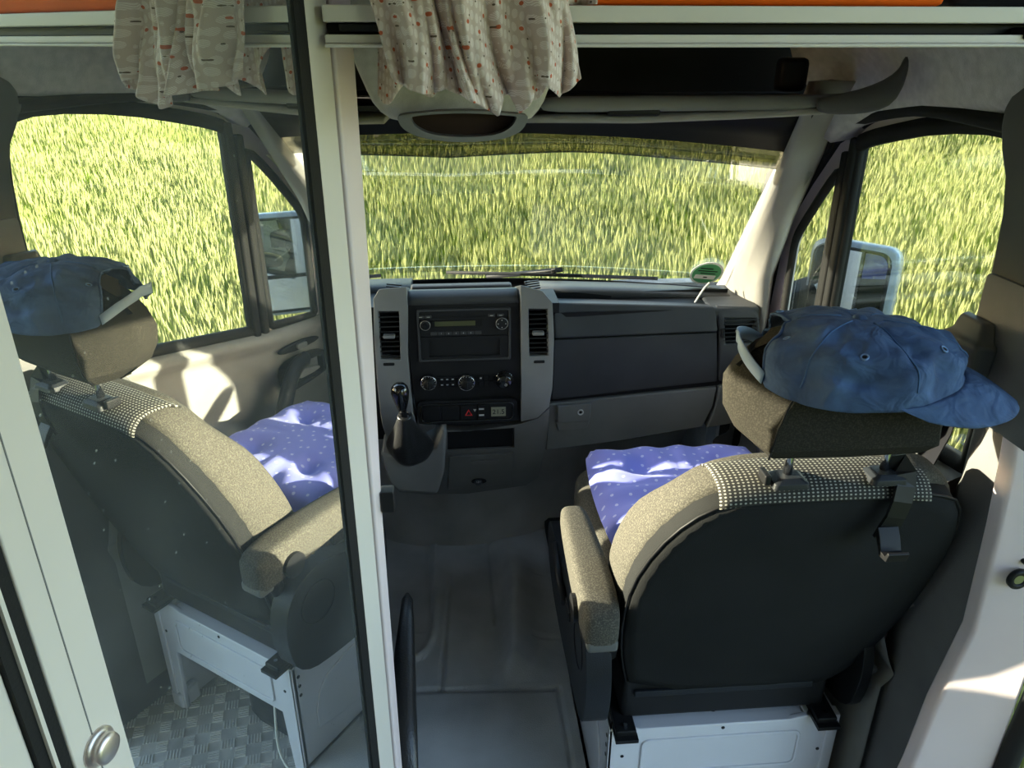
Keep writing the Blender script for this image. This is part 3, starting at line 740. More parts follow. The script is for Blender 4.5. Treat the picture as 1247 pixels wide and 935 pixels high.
# centre stack side cheeks (grey) with vent openings
Lc = PY([(455, 362), (462, 350), (495, 347), (497, 375), (497, 430), (503, 500), (508, 520), (470, 540), (466, 520), (460, 470), (456, 410)], YF)
Rc = PY([(633, 345), (660, 352), (672, 366), (674, 410), (672, 470), (668, 493), (655, 508), (634, 514), (634, 430)], YF)
vL = PY([(461, 377), (486, 377), (488, 436), (464, 435)], YF); vR = PY([(643, 374), (666, 374), (667, 431), (644, 432)], YF)
cheekL = plate('centre_cheek', subdiv(Lc), [vL], FS, -.012, .14, 'dash_grey', db, bevel=.006)
cheekR = plate('centre_cheek', subdiv(Rc), [vR], FS, -.012, .14, 'dash_grey', db, bevel=.006)
def vent(nm, q, n, parent, y0, tilt=.5, horiz=True):
    xs = [a[0] for a in q]; zs = [a[1] for a in q]; x0, x1, z0, z1 = min(xs), max(xs), min(zs), max(zs)
    v = box(nm, (x0 - .002, y0 + .03, z0 - .002), (x1 + .002, y0 + .05, z1 + .002), 'black', parent)
    for i in range(n):
        z = z0 + (z1 - z0) * (i + .5) / n
        g = boxg((x0, -.010, -.0012), (x1, .010, .0012)); g = xf(g, Matrix.Translation((0, y0 + .008, z)) @ Matrix.Rotation(-.35, 4, 'X'))
        mesh('vent_slat', g[0], g[1], 'dash_black', v)
    xm, zm = (x0 + x1) / 2, (z0 + z1) / 2
    box('vent_tab', (xm - .014, y0 - .012, zm - .004), (xm + .012, y0 + .004, zm + .004), 'dash_mid', v, bevel=.002)
    return v
vent('vent', vL, 10, db, YF - .008); vent('vent', vR, 10, db, YF - .008)
for px in (474, 656):
    a = P(px, 441, Y=YF); a = (a[0], YF - .014, a[2] - (.0 if px < 600 else -.006))
    box('vent_wheel', (a[0] - .013, a[1], a[2] - .004), (a[0] + .013, a[1] + .01, a[2] + .004), 'dash_black', db, bevel=.003)
# defrost slots on top of cheeks
for px, s in ((478, -1), (650, 1)):
    q = P(px, 351, Y=1.66)
    for k in range(4):
        mesh('defrost_slot', *xf(boxg((-.018, -.0025, -.001), (.018, .0025, .002)), Matrix.Translation((q[0], 1.675 + k * .012, .985 + k * .002)) @ Matrix.Rotation(s * .35, 4, 'Z')), 'black', db)
# black centre face
cf = PY([(497, 366), (632, 364), (634, 430), (634, 515), (572, 524), (510, 520), (503, 480), (497, 420)], YF)
plate('centre_panel', subdiv(cf, .05), [], FS, 0, .05, 'dash_black', db, bevel=.002)
# top visor roll over radio and the open tray behind
rr = []
for x in (-.107, -.09, 0, .12, .142): rr.append([(x, YF + dy, .972 + dz) for dy, dz in ((.004, -.006), (-.006, .004), (.002, .016), (.03, .022), (.06, .016), (.06, -.01))])
loft('centre_visor', rr, 'dash_face', db, smooth=True)
box('centre_tray', (-.105, 1.68, .92), (.142, 1.80, .945), 'black', db)
box('centre_back_edge', (-.105, 1.80, .925), (.142, 1.83, .958), 'dash_face', db, bevel=.006)
# lower centre console
lc = PST([(468, 545), (478, 580), (486, 598), (520, 601), (570, 600), (640, 590), (655, 580), (664, 545), (669, 495), (655, 508), (634, 515), (572, 524), (540, 523), (527, 562), (500, 570), (475, 560)])
holes = [PST([(545, 525), (626, 520), (626, 544), (545, 548)])]
lcon = plate('lower_console', subdiv(lc, .03), holes, FS, -.005, .16, 'dash_mid', db, bevel=.004)
box('storage_slot', (-.03, YF + .07, .565), (.135, YF + .11, .67), 'black', db)
plate('ashtray_door', subdiv(PST([(547, 553), (625, 549), (623, 585), (545, 592)]), .03), [], FS, -.014, -.004, 'dash_mid', db, bevel=.003)
plate('ashtray_grip', subdiv([(a, b) for a, b in rrect(.03, .52, .10, .535, .006)], .03), [], FS, -.018, -.012, 'dash_grey', db, bevel=.002)
sk = PST([(583, 582)])[0]; sk = (sk[0], 0, sk[1]); sy = yst(sk[2])
plate('socket_plate', [(sk[0] + .02 * math.cos(t), sk[2] + .011 * math.sin(t)) for t in [2 * PI * i / 20 for i in range(20)]], [], FS, -.017, -.008, 'black', db)
s_o = cyl('power_socket', (sk[0] - .002, sy - .013, sk[2]), (0, -1, 0), .0105, .008, 'gloss_black', db, n=20)
text('socket_text', '12V', (sk[0] - .002, sy - .0215, sk[2] + .001), .008, 'white_mark', s_o)
for x0, x1 in ((-.24, -.165), (.215, .25)):
    box('stack_side', (x0, 1.735, .58), (x1, 1.85, .93), 'dash_black', db)
# dash right: upper glove compartment etc (front face slightly curved)
YR = 1.72
FR = lambda a, b, w: (a, YR + w - .02 * max(0, (a - .5)) ** 1 + .03 * max(0, (b - .86) / .06) ** 2, b - .2 * max(0, w) * (b > .9))
plate('upper_lid', subdiv(PY([(675, 373), (873, 375), (873, 403), (675, 412)], YR), .03), [], FR, -.006, .12, 'dash_face', db, bevel=.006)
plate('upper_glovebox', subdiv(PY([(675, 414), (873, 405), (873, 464), (672, 487)], YR), .05), [], FR, 0, .12, 'dash_face', db, bevel=.003)
vend = PY([(884, 389), (921, 389), (921, 417), (884, 419)], YR - .006)
plate('dash_end', subdiv(PY([(875, 375), (915, 375), (925, 383), (924, 452), (875, 464)], YR), .05), [vend], FR, -.002, .12, 'dash_face', db, bevel=.005)
vent('vent', vend, 6, db, YR - .006)
aw = P(879, 405, Y=YR); box('vent_wheel', (aw[0] - .004, YR - .012, aw[2] - .012), (aw[0] + .004, YR - .0, aw[2] + .012), 'dash_black', db, bevel=.003)
plate('dark_joint', subdiv(PY([(672, 487), (873, 464), (924, 452), (930, 458), (873, 471), (672, 491)], YR), .05), [], FR, .012, .10, 'black', db)
lt = PY([(668, 492), (873, 471), (868, 495), (855, 520), (760, 537), (664, 549)], YR)
plate('lower_glovebox', subdiv(lt, .05), [], FR, 0, .25, 'dash_mid', db, bevel=.005)
plate('lower_end', subdiv(PY([(875, 470), (930, 458), (930, 508), (860, 521), (870, 495)], YR), .05), [], FR, .0, .25, 'dash_mid', db, bevel=.005)
gl = plate('glovebox_latch', PY([(678, 492), (719, 489), (718, 510), (678, 513)], YR), [], FY, YR - .012, YR, 'dash_mid', db, bevel=.003)
plate('latch_recess', PY([(676, 512), (719, 510), (714, 520), (680, 523)], YR), [], FY, YR - .006, YR, 'dash_grey', db, bevel=.002)
lk = P(707, 502, Y=YR - .013); ring('latch_lock', (lk[0], YR - .013, lk[2]), (0, 1, 0), .0065, .0018, 'white_line', gl, n=18); cyl('keyhole', (lk[0], YR - .011, lk[2]), (0, -1, 0), .003, .002, 'black', gl, n=10)
# open tray on top of dash right, rear lip
box('top_tray', (.235, 1.735, .88), (.62, 1.90, .905), 'black', db)
box('top_tray_front', (.235, 1.84, .87), (.70, 1.85, .922), 'black', db)
tr = []
for x in (.20, .3, .45, .6, .70): tr.append([(x, 1.85 + dy - .03 * (x / .7) ** 2, .918 - .022 * (x / .7) ** 2 + dz) for dy, dz in ((0, 0), (-.004, .008), (.004, .014), (.02, .016), (.16, -.01), (.16, -.04), (0, -.04))])
loft('top_rear_lip', tr, 'dash_face', db, smooth=True)
plate('corner_cover', [(.615, 1.73), (.745, 1.73), (.76, 1.80), (.74, 1.93), (.68, 1.93), (.63, 1.86)], [], FZ, .86, .908, 'dash_face', db, bevel=.01)
# driver side part of dash
plate('driver_dash', subdiv([(-.235, .93), (-.75, .93), (-.77, .60), (-.235, .56)], .06), [], FY, 1.74, 1.90, 'dash_face', db, bevel=.01)
rr = []
for x in (-.24, -.35, -.45, -.55, -.62): rr.append([(x, 1.70 + dy, .93 + dz * (1 - ((x + .43) / .3) ** 2)) for dy, dz in ((0, 0), (-.03, .06), (.02, .095), (.12, .09), (.2, .02), (.2, -.03), (0, -.03))])
loft('instrument_hood', rr, 'dash_black', db, smooth=True)
tr = [[(-x, y, z) for x, y, z in r] for r in [[(x, 1.85 + dy - .03 * (x / .7) ** 2, .93 + dz) for dy, dz in ((0, 0), (.01, .012), (.16, -.01), (.16, -.04))] for x in (.11, .3, .5, .7)]]
loft('driver_rear_lip', tr, 'dash_face', db, smooth=True)
# climate panel
cp_ = plate('climate_panel', rrect(-.088, .766, .125, .797, .006), [], FY, YF - .003, YF + .01, 'dash_black', db, bevel=.002)
for kx, rr_ in ((522, .0185), (568, .0195)):
    q = P(kx, 466, Y=YF - .01); c0 = Vector((q[0], YF - .003, q[2]))
    kn = lathe('climate_knob', c0, (0, -1, 0), [(.001, 0), (rr_, 0), (rr_, .008), (rr_ * .72, .010), (rr_ * .66, .022), (rr_ * .55, .024), (.001, .024)], 'dash_black', db)
    ring('knob_ring', c0 + Vector((0, -.0095, 0)), (0, 1, 0), rr_ * .93, .0011, 'chrome', kn)
    for t in range(11):
        a = math.radians(-120 + 24 * t); c1 = c0 + Vector((math.sin(a) * rr_ * .80, -.0100, math.cos(a) * rr_ * .80))
        box('knob_mark', tuple(c1 - Vector((.0007, .0006, .0007))), tuple(c1 + Vector((.0007, .0006, .0007))), 'white_mark', kn)
    box('knob_grip', tuple(c0 + Vector((-.003, -.028, -rr_ * .5))), tuple(c0 + Vector((.003, -.022, rr_ * .5))), 'dash_black', kn, bevel=.0015)
q = P(614, 463, Y=YF - .01); c0 = Vector((q[0], YF - .003, q[2]))
kn = lathe('heater_knob', c0, (0, -1, 0), [(.001, 0), (.021, 0), (.021, .006), (.017, .008), (.0165, .018), (.014, .020), (.001, .020)], 'gloss_black', db)
ring('heater_knob_ring', c0 + Vector((0, -.005, 0)), (0, 1, 0), .0205, .0008, 'chrome', kn)
ring('knob_symbol', c0 + Vector((.003, -.0205, -.006)), (0, 1, 0), .0025, .0007, 'white_mark', kn, n=12)
for ix in range(3):
    for iz in range(2):
        x = -.040 + ix * .0125 - .0; z = .774 + iz * .0135
        b_ = box('climate_button', (x, YF - .006, z), (x + .011, YF - .002, z + .011), 'dash_black', db, bevel=.001)
        box('button_mark', (x + .003, YF - .0066, z + .004), (x + .008, YF - .0059, z + .006), 'white_mark', b_)
for ix in range(3):
    for iz in range(2):
        x = .050 + ix * .012; z = .774 + iz * .0135
        b_ = box('climate_button', (x, YF - .006, z), (x + .010, YF - .002, z + .011), 'dash_black', db, bevel=.001)
        if ix == 0 and iz == 1: box('button_mark', (x + .003, YF - .0066, z + .004), (x + .007, YF - .0059, z + .007), 'white_mark', b_)
# switch panel
sp = plate('switch_strip', rrect(-.094, .678, .140, .738, .016), [], FY, YF - .006, YF + .01, 'dash_black', db, bevel=.003)
plate('switch_inset', rrect(-.088, .684, .132, .732, .012), [rrect(-.0845, .6875, .1285, .7285, .010)], FY, YF - .009, YF - .004, 'gloss_black', db, bevel=.001)
for k, (a, b) in enumerate(((-.082, -.040), (-.038, .004), (.006, .044), (.046, .064))):
    sb_ = box('dash_switch', (a, YF - .0095, .690), (b, YF - .004, .726), 'black', db, bevel=.0015)
    if k == 2:
        v, f = plateg([(.016, .700), (.034, .700), (.025, .716)], [[(.0195, .7018), (.0305, .7018), (.025, .7118)]], FY, YF - .0102, YF - .0094); mesh('hazard_triangle', v, f, 'red', sb_)
        plate('alarm_mark', [(.036, .716), (.043, .716), (.0395, .709)], [], FY, YF - .0102, YF - .0094, 'white_mark', sb_)
    if k == 3:
        for z in (.698, .714): box('switch_mark', (.049, YF - .0102, z), (.061, YF - .0094, z + .004), 'white_mark', sb_)
lcd = box('clock_display', (.078, YF - .0085, .695), (.112, YF - .0055, .718), 'lcd', db)
text('clock_digits', '21.5', (.095, YF - .0092, .7065), .017, 'black', lcd)

# ---- car radio
ra = empty('car_radio', (.02, YF, .84), 'black car radio with green display set in the centre of the dashboard', 'radio')
Q = lambda px, py: P(px, py, Y=YF - .004)
a = Q(507, 377); b = Q(622, 437)
plate('radio_frame', rrect(a[0], b[2], b[0], a[2], .004), [rrect(a[0] + .005, b[2] + .005, b[0] - .005, a[2] - .005, .003)], FY, YF - .008, YF + .004, 'dash_face', ra, bevel=.0015)
zmid = Q(560, 409)[2]
face = box('radio_face', (a[0] + .005, YF - .005, zmid), (b[0] - .005, YF + .004, a[2] - .005), 'dash_black', ra, bevel=.001)
zr = (zmid + a[2]) / 2
box('cd_slot', (-.055, YF - .0062, a[2] - .020), (.068, YF - .0048, a[2] - .0175), 'black', ra)
dd = box('radio_display', (-.052, YF - .0068, zr - .010), (.060, YF - .0045, zr + .006), 'black', ra, bevel=.001)
box('display_glass', (-.045, YF - .0072, zr - .007), (.045, YF - .0066, zr + .004), 'display', dd)
for cx, rr_ in ((-.066, .012), (.104, .0145)):
    c0 = Vector((cx, YF - .005, zr - .002))
    kn = lathe('radio_knob', c0, (0, -1, 0), [(.001, 0), (rr_, 0), (rr_, .008), (rr_ * .8, .010), (.001, .010)], 'dash_black', ra)
    ring('knob_ring', c0 + Vector((0, -.009, 0)), (0, 1, 0), rr_ * .92, .0007, 'steel', kn)
    if cx > 0:
        for t in range(4):
            an = t * PI / 2; c1 = c0 + Vector((math.cos(an) * .0085, -.0108, math.sin(an) * .0085)); box('arrow_mark', tuple(c1 - Vector((.001, .0004, .001))), tuple(c1 + Vector((.001, .0004, .001))), 'white_mark', kn)
    else: cyl('knob_cap', c0 + Vector((0, -.010, 0)), (0, -1, 0), .006, .002, 'gloss_black', kn, n=16)
for i in range(7):
    x = -.055 + i * .0165; bt_ = box('preset_button', (x, YF - .0075, zmid + .004), (x + .0145, YF - .004, zmid + .0115), 'dash_face', ra, bevel=.001)
    if 0 < i < 6: text('preset_digit', str(i), (x + .007, YF - .0079, zmid + .0078), .005, 'white_mark', bt_)
for x, s_ in ((-.083, 'ON'), (-.066, 'AS'), (.074, 'CD'), (.094, 'FM')):
    bt_ = box('radio_button', (x, YF - .0075, a[2] - .020), (x + .015, YF - .004, a[2] - .0135), 'dash_face', ra, bevel=.001)
    box('button_mark', (x + .004, YF - .0079, a[2] - .0175), (x + .011, YF - .0074, a[2] - .0163), 'white_mark', bt_)
zb = b[2] + .005
pk = plate('storage_pocket', [(a[0] + .005, zb), (b[0] - .005, zb), (b[0] - .005, zmid - .001), (a[0] + .005, zmid - .001)], [[(-.060, zb + .006), (.100, zb + .006), (.100, zmid - .010), (-.060, zmid - .010)]], FY, YF - .005, YF + .004, 'dash_black', ra)
box('pocket_back', (-.062, YF + .001, zb + .004), (.102, YF + .006, zmid - .008), 'black', ra)

# ---- gear lever
gr = empty('gear_lever', (-.11, 1.56, .62), 'black gear lever with glossy knob and folded leather boot', 'gear lever')
Yg = 1.50
kc = Vector(P(488, 484, Y=Yg))
lathe('gear_knob', kc - Vector((-.002, 0, .032)), (-.05, -.1, 1), [(.001, 0), (.008, .0), (.012, .012), (.017, .030), (.0195, .046), (.018, .058), (.012, .066), (.001, .068)], 'gloss_black', gr, n=20)
cyl('gear_shaft', kc + Vector((.003, .02, -.075)), (-.05, -.2, 1), .009, .05, 'black', gr, n=14)
ring('boot_collar', kc + Vector((.005, .013, -.052)), (-.05, -.2, 1), .013, .004, 'leather', gr)
bc = [((492, 508), 1.515, .016, .016, 0), ((493, 514), 1.52, .020, .019, .1), ((494, 524), 1.54, .028, .030, .22), ((496, 536), 1.56, .044, .036, .30), ((497, 546), 1.575, .054, .036, .26), ((499, 556), 1.58, .046, .036, .16), ((501, 566), 1.585, .030, .034, .05)]
R = []
for (px, py), yy, rx, ry, wv in bc:
    c0 = Vector(P(px, py, Y=yy))
    R.append([tuple(c0 + Vector((rx * math.cos(t) * (1 + wv * math.sin(3 * t + .6)), ry * math.sin(t) * (1 + .5 * wv * math.cos(4 * t)), .030 * wv * math.cos(2 * t + .3) - .012 * math.sin(t)))) for t in [2 * PI * i / 24 for i in range(24)]])
loft('gear_boot', R, 'leather', gr, smooth=True, sub=1)
hs = subdiv(PY([(463, 552), (466, 563), (474, 588), (484, 599), (533, 602), (541, 575), (544, 526), (538, 522), (530, 545), (500, 556)], 1.585), .02)
plate('gear_housing', hs, [], FY, 1.585, 1.69, 'dash_mid', db, bevel=.008)

# ---- steering wheel (mostly behind mirrored door)
sw = empty('steering_wheel', (-.43, 1.50, .86), 'black steering wheel in front of the driver seat, behind the mirrored door', 'steering wheel')
ax = Vector((0, -.6, .8)).normalized()
ring('wheel_rim', (-.44, 1.46, .86), ax, .19, .014, 'leather', sw, n=40)
lathe('wheel_hub', Vector((-.44, 1.46, .86)) - ax * .03, ax, [(.001, -.01), (.07, -.01), (.075, .01), (.06, .03), (.001, .032)], 'dash_black', sw)
uu = ax.orthogonal().normalized()
for k in range(3):
    d_ = (Matrix.Rotation(PI / 2 + k * 2 * PI / 3, 3, ax) @ uu); tube('wheel_spoke', [Vector((-.44, 1.46, .855)) + d_ * .05, Vector((-.44, 1.46, .86)) + d_ * .185], .012, 'dash_black', sw, n=8)
cyl('steering_column', (-.44, 1.47, .84), -ax, .03, .28, 'dash_black', sw)

# ---- thin white cable standing out of the dash tray
cb = tube('cable', smooth_loop([P(843, 374, Y=1.78), P(850, 362, Y=1.80), P(858, 350, Y=1.82), P(864, 344, Y=1.82)], 2, False), .0022, 'white_cable', n=6)
tag(cb, 'thin white cable sticking up from the dashboard tray by the sticker', 'cable')

# ============================================================ SEATS
def back_y(z): return 1.03 - .3214 * (z - .42)
def seat():
    s = empty('passenger_seat', (.48, 1.15, 0), 'dark grey cloth passenger seat with armrest, white steel base and headrest', 'seat')
    # back body: loft up the recline
    tab = [(.40, .312, .640, .09), (.46, .285, .680, .11), (.55, .266, .715, .12), (.62, .254, .735, .12), (.70, .245, .748, .12), (.77, .254, .752, .115), (.83, .274, .748, .11), (.88, .300, .735, .10), (.915, .332, .712, .09), (.938, .37, .68, .075), (.946, .42, .63, .055)]
    R = []
    for z, x0, x1, t in tab:
        cx = (x0 + x1) / 2; hw = (x1 - x0) / 2; y0 = back_y(z); r = []
        sh = .008 if z < .88 else .008 + (z - .88) * .25
        for k in range(28):
            a = 2 * PI * k / 28; c_, s_ = math.cos(a), math.sin(a)
            e = .42
            px = math.copysign(abs(c_) ** e, c_); py = math.copysign(abs(s_) ** .55, s_)
            yy = y0 + sh + t / 2 + py * t / 2
            bol = .03 * max(0, abs(px) - .6) / .4 if py > 0 and z < .85 else 0     # side bolsters forward
            r.append((cx + px * hw, yy + bol, z + .10 * (yy - y0)))
        R.append(r)
    bk = loft('backrest', R, 'seat_cloth', s, smooth=True, sub=1)
    # dark rear shell panel following the outline of the back
    sh = [(.294, .420), (.268, .532), (.257, .634), (.258, .735), (.283, .823), (.32, .884), (.363, .915), (.42, .924), (.491, .928), (.608, .926), (.674, .915), (.712, .898), (.734, .837), (.745, .747), (.742, .635), (.722, .523), (.687, .429), (.642, .400)]
    sh = smooth_loop(sh, 1)
    def fb(a, b, w_): 
        bul = .016 * (1 - ((a - .50) / .26) ** 2) * (1 - ((b - .66) / .32) ** 2)
        return (a, back_y(b) - w_ - max(0, bul), b - .32 * w_)
    # triangulated with inner grid for the bulge
    bmv = []; 
    rings = []
    cx, cz = .50, .67
    for k in (1.0, .985, .9, .7, .45, .2):
        rings.append([fb(cx + (a - cx) * k, cz + (b - cz) * k, -.012 if k == 1.0 else (0.002 if k < .99 else -.002)) for a, b in sh])
    o_out = [fb(a, b, -.05) for a, b in sh]
    v, f = loftg([o_out] + rings, cap=True); mesh('back_shell', v, f, 'seat_shell', s, smooth=True)
    tube('shell_seam', [fb(cx + (a - cx) * 1.004, cz + (b - cz) * 1.004, -.003) for a, b in sh], .0022, 'black', s, n=5, closed=True)
    box('shell_bottom_strip', (.305, 1.022, .405), (.640, 1.030, .418), 'navy_plastic', s, bevel=.002)
    # dotted strip across the top
    V = []; F = []; nx_ = 20; prof = [(-.011, .924), (-.009, .932), (-.004, .940), (.006, .949), (.022, .953), (.045, .953), (.065, .950), (.082, .940)]
    for i in range(nx_ + 1):
        x = .352 + (.655 - .352) * i / nx_; q = (abs(x - .495) / .165) ** 3
        for dy, z in prof:
            V.append((x, back_y(.93) + dy + .006 * q, z + .002 - .014 * q))
    npf = len(prof)
    for i in range(nx_):
        for j in range(npf - 1): a_ = i * npf + j; F.append((a_, a_ + 1, a_ + npf + 1, a_ + npf))
    ym = back_y(.93)
    mesh('top_strip', V, F, 'dotted', s, smooth=True, solid=.003, uv=lambda v: (v.x, (v.z - .91) + (v.y - ym) * 1.1))
    # post guides and posts
    for x in (.447, .585):
        g_ = loft('post_guide', [[(x + a, .872 + b, .947 + h) for a, b in rrect(-w_, -w_ * .8, w_, w_ * .8, .006, 3)] for w_, h in ((.026, 0), (.024, .008), (.016, .014))], 'navy_plastic', s, bevel=.001)
        cyl('headrest_post', (x, .874, .952), (.0, .05, 1), .0065, .075, 'chrome', s, n=14, smooth=True)
    ring_ = box('guide_button', (.411, .861, .950), (.420, .887, .965), 'black', s, bevel=.002)
    # headrest: wedge block
    hr = [(1.004, .395, .630, .846, .935, .010), (1.020, .376, .643, .830, .948, .020), (1.050, .360, .655, .826, .956, .040), (1.080, .357, .658, .832, .958, .058), (1.108, .370, .650, .842, .954, .070), (1.134, .392, .634, .854, .946, .074), (1.152, .418, .612, .870, .934, .070)]
    R = []
    for z, x0, x1, y0, y1, ins in hr:
        r = [(x0 + ins, y0), ((x0 + x1) / 2, y0 - .003), (x1 - ins, y0), (x1 - ins * .45, y0 + .028), (x1 - .002, y0 + .062), (x1, y1 - .04), (x1 - .012, y1 - .008), (x1 - .05, y1), ((x0 + x1) / 2, y1), (x0 + .05, y1), (x0 + .012, y1 - .008), (x0, y1 - .04), (x0 + .002, y0 + .062), (x0 + ins * .45, y0 + .028)]
        R.append([(a_, b_, z) for a_, b_ in r])
    z, x0, x1, y0, y1, ins = hr[-1]; R.append([((a_ - .51) * .8 + .51, (b_ - .905) * .7 + .905, 1.160) for a_, b_, _ in R[-1]])
    R.insert(0, [((a_ - .51) * .93 + .51, (b_ - .89) * .9 + .89, .998) for a_, b_, _ in R[0]])
    hd_ = loft('headrest', R, 'rest_cloth', s, bevel=.009, seg=3)
    tube('headrest_seam', [(.402, .842, 1.003), (.399, .829, 1.025), (.401, .826, 1.055), (.414, .832, 1.085), (.436, .842, 1.115), (.458, .853, 1.14)], .0018, 'black', hd_, n=5)
    # armrest (inboard)
    R = []
    for y, zt, h, x0, x1 in ((.925, .672, .055, .196, .240), (.935, .684, .075, .188, .247), (.98, .693, .078, .185, .250), (1.06, .697, .072, .184, .248), (1.16, .695, .062, .186, .243), (1.23, .690, .052, .188, .240), (1.245, .680, .032, .194, .234)):
        R.append([(a_, y, b_) for a_, b_ in rrect(x0, zt - h, x1, zt, .014, 3)])
    ar = loft('armrest', R, 'seat_cloth', s, smooth=True, sub=1)
    box('armrest_end_cap', (.193, .927, .606), (.244, .96, .628), 'belt_grey', ar, bevel=.006)
    cyl('armrest_pivot', (.178, 1.00, .640), (1, 0, 0), .024, .012, 'black', s, n=20)
    tube('armrest_bracket', [(.235, .985, .635), (.25, 1.0, .58), (.25, 1.02, .52)], .016, 'navy_plastic', s, n=8)
    # recliner / side cover (inboard) and outboard
    sc1 = smooth_loop([(1.00, .36), (.975, .45), (.985, .53), (1.03, .575), (1.10, .585), (1.2, .54), (1.36, .50), (1.50, .49), (1.52, .40), (1.40, .33), (1.12, .34)], 2)
    c1 = plate('side_cover', sc1, [], FX, .205, .250, 'navy_plastic', s, bevel=.012, seg=3)
    plate('side_cover', sc1, [], FX, .700, .72, 'black', s, bevel=.008)
    ring('cover_disc_line', (.2045, 1.065, .50), (1, 0, 0), .045, .0015, 'black', c1)
    tube('recline_lever', [(.20, 1.20, .48), (.195, 1.26, .50), (.195, 1.33, .53)], .008, 'black', s, n=8)
    box('lever_slot', (.200, 1.16, .465), (.207, 1.22, .49), 'black', s, bevel=.004)
    bkl = box('belt_buckle', (.213, 1.13, .585), (.228, 1.17, .665), 'black', s, bevel=.003); box('buckle_button', (.211, 1.133, .658), (.230, 1.167, .668), 'red', bkl, bevel=.001)
    # seat cushion
    R = []
    for y, z0, z1, x0, x1 in ((1.05, .46, .56, .28, .69), (1.10, .44, .595, .262, .708), (1.25, .43, .600, .256, .714), (1.42, .43, .615, .256, .714), (1.52, .45, .61, .262, .708), (1.56, .48, .58, .28, .69)):
        R.append([(a_, y, b_) for a_, b_ in rrect(x0, z0, x1, z1, .045, 3)])
    loft('seat_cushion', R, 'seat_cloth', s, smooth=True, sub=1)
    box('slide_frame', (.285, 1.03, .345), (.675, 1.48, .45), 'black', s, bevel=.01)
    for x in (.275, .655):
        rl = box('slide_rail', (x - .006, .995, .333), (x + .032, 1.47, .352), 'black', s, bevel=.003)
        box('rail_bracket', (x - .008, .985, .333), (x + .034, 1.03, .341), 'black', rl)
        cyl('rail_bolt', (x + .013, 1.008, .340), (0, 0, 1), .008, .010, 'steel', rl, n=6)
        cyl('bolt_pin', (x + .013, 1.008, .35), (0, 0, 1), .004, .006, 'chrome', rl, n=10)
    # white steel seat box
    yb = 1.020
    beam = [(.262, .0), (.262, .330), (.30, .332), (.33, .326), (.60, .326), (.64, .334), (.690, .334), (.700, .0), (.668, .0), (.655, .190), (.31, .190), (.297, .02)]
    sbx = plate('seat_box_rear', beam, [], FY, yb, yb + .012, 'white_metal', s, bevel=.003)
    def tp(name, z, a, b): box(name, (a, yb, z - .004), (b, yb + .075, z), 'white_metal', sbx, bevel=.002)
    tp('box_top_flange', .332, .262, .30); tp('box_top_flange', .328, .30, .64); tp('box_top_flange', .334, .64, .70)
    plate('beam_emboss', rrect(.325, .208, .635, .300, .015), [rrect(.331, .214, .629, .294, .012)], FY, yb - .0035, yb + .002, 'white_metal', sbx, bevel=.0015)
    box('corner_post', (.684, yb - .004, .0), (.706, yb + .02, .336), 'white_metal', sbx, bevel=.003)
    box('leg_foot', (.672, yb - .006, .0), (.712, yb + .05, .05), 'white_metal', sbx, bevel=.008)
    for x, z in ((.676, .245), (.48, .318), (.29, .26)): cyl('rivet_hole', (x, yb + .001, z), (0, -1, 0), .0035, .002, 'black', sbx, n=10)
    cyl('hole', (.47, yb + .035, .3275), (0, 0, 1), .006, .002, 'black', sbx, n=12)
    side = [(1.02, .0), (1.02, .332), (1.45, .332), (1.47, .30), (1.47, .0)]
    for x in (.262, .694):
        sp_ = plate('seat_box_side', side, [], FX, x, x + .008, 'white_metal', s, bevel=.002)
        if x < .5:
            plate('side_emboss', smooth_loop([(1.07, .10), (1.07, .20), (1.12, .26), (1.40, .26), (1.42, .10)], 1), [], FX, x - .004, x + .001, 'white_metal', sp_, bevel=.003)
            for zz in (.30, .275, .25): cyl('rivet_hole', (x + .001, 1.036, zz), (-1, 0, 0), .004, .002, 'black', sp_, n=10)
    box('box_front', (.262, 1.46, .0), (.70, 1.468, .33), 'white_metal', s)
    return s
s1 = seat()
s2 = copy_tree(s1); s2.name = 'driver_seat'; s2.scale = (-1, 1, 1); s2.location.x = -.452
s2['label'] = 'grey cloth driver seat standing left of the walkway, mostly behind the mirrored door'
# blue cushions
def cushion(sg, lab):
    V = []; F = []; n = 36
    for side_ in (1, 0):
        for j in range(n + 1):
            for i in range(n + 1):
                u = -1 + 2 * i / n; v = -1 + 2 * j / n
                # rounded square
                x = (.485 if sg > 0 else .457) + .205 * u * (1 - .06 * v * v); y = 1.345 + .205 * v * (1 - .06 * u * u)
                e = max(abs(u), abs(v)); h = (1 - e ** 6)
                tuft = sum(math.exp(-(((u - a) / .16) ** 2 + ((v - b) / .16) ** 2)) for a in (-.42, .42) for b in (-.42, .42))
                wr_ = .006 * math.sin(math.atan2(v, u) * 14) * e * (1 - e ** 8)
                top_ = .042 * h ** .6 - .026 * tuft + wr_
                V.append((sg * x, y, .616 + (top_ if side_ else -.004 * h)))
    N = (n + 1) ** 2
    for s_ in (0, 1):
        for j in range(n):
            for i in range(n):
                a_ = s_ * N + j * (n + 1) + i; F.append((a_, a_ + 1, a_ + n + 2, a_ + n + 1))
    o = mesh('seat_pad', V, F, 'blue_cloth', smooth=True, uv=lambda v: (v.x, v.y)); tag(o, lab, 'cushion', 'blue seat pads'); return o
cushion(1, 'blue tufted seat pad with pale dots on the passenger seat'); cushion(-1, 'blue tufted seat pad on the driver seat, behind the mirrored door')
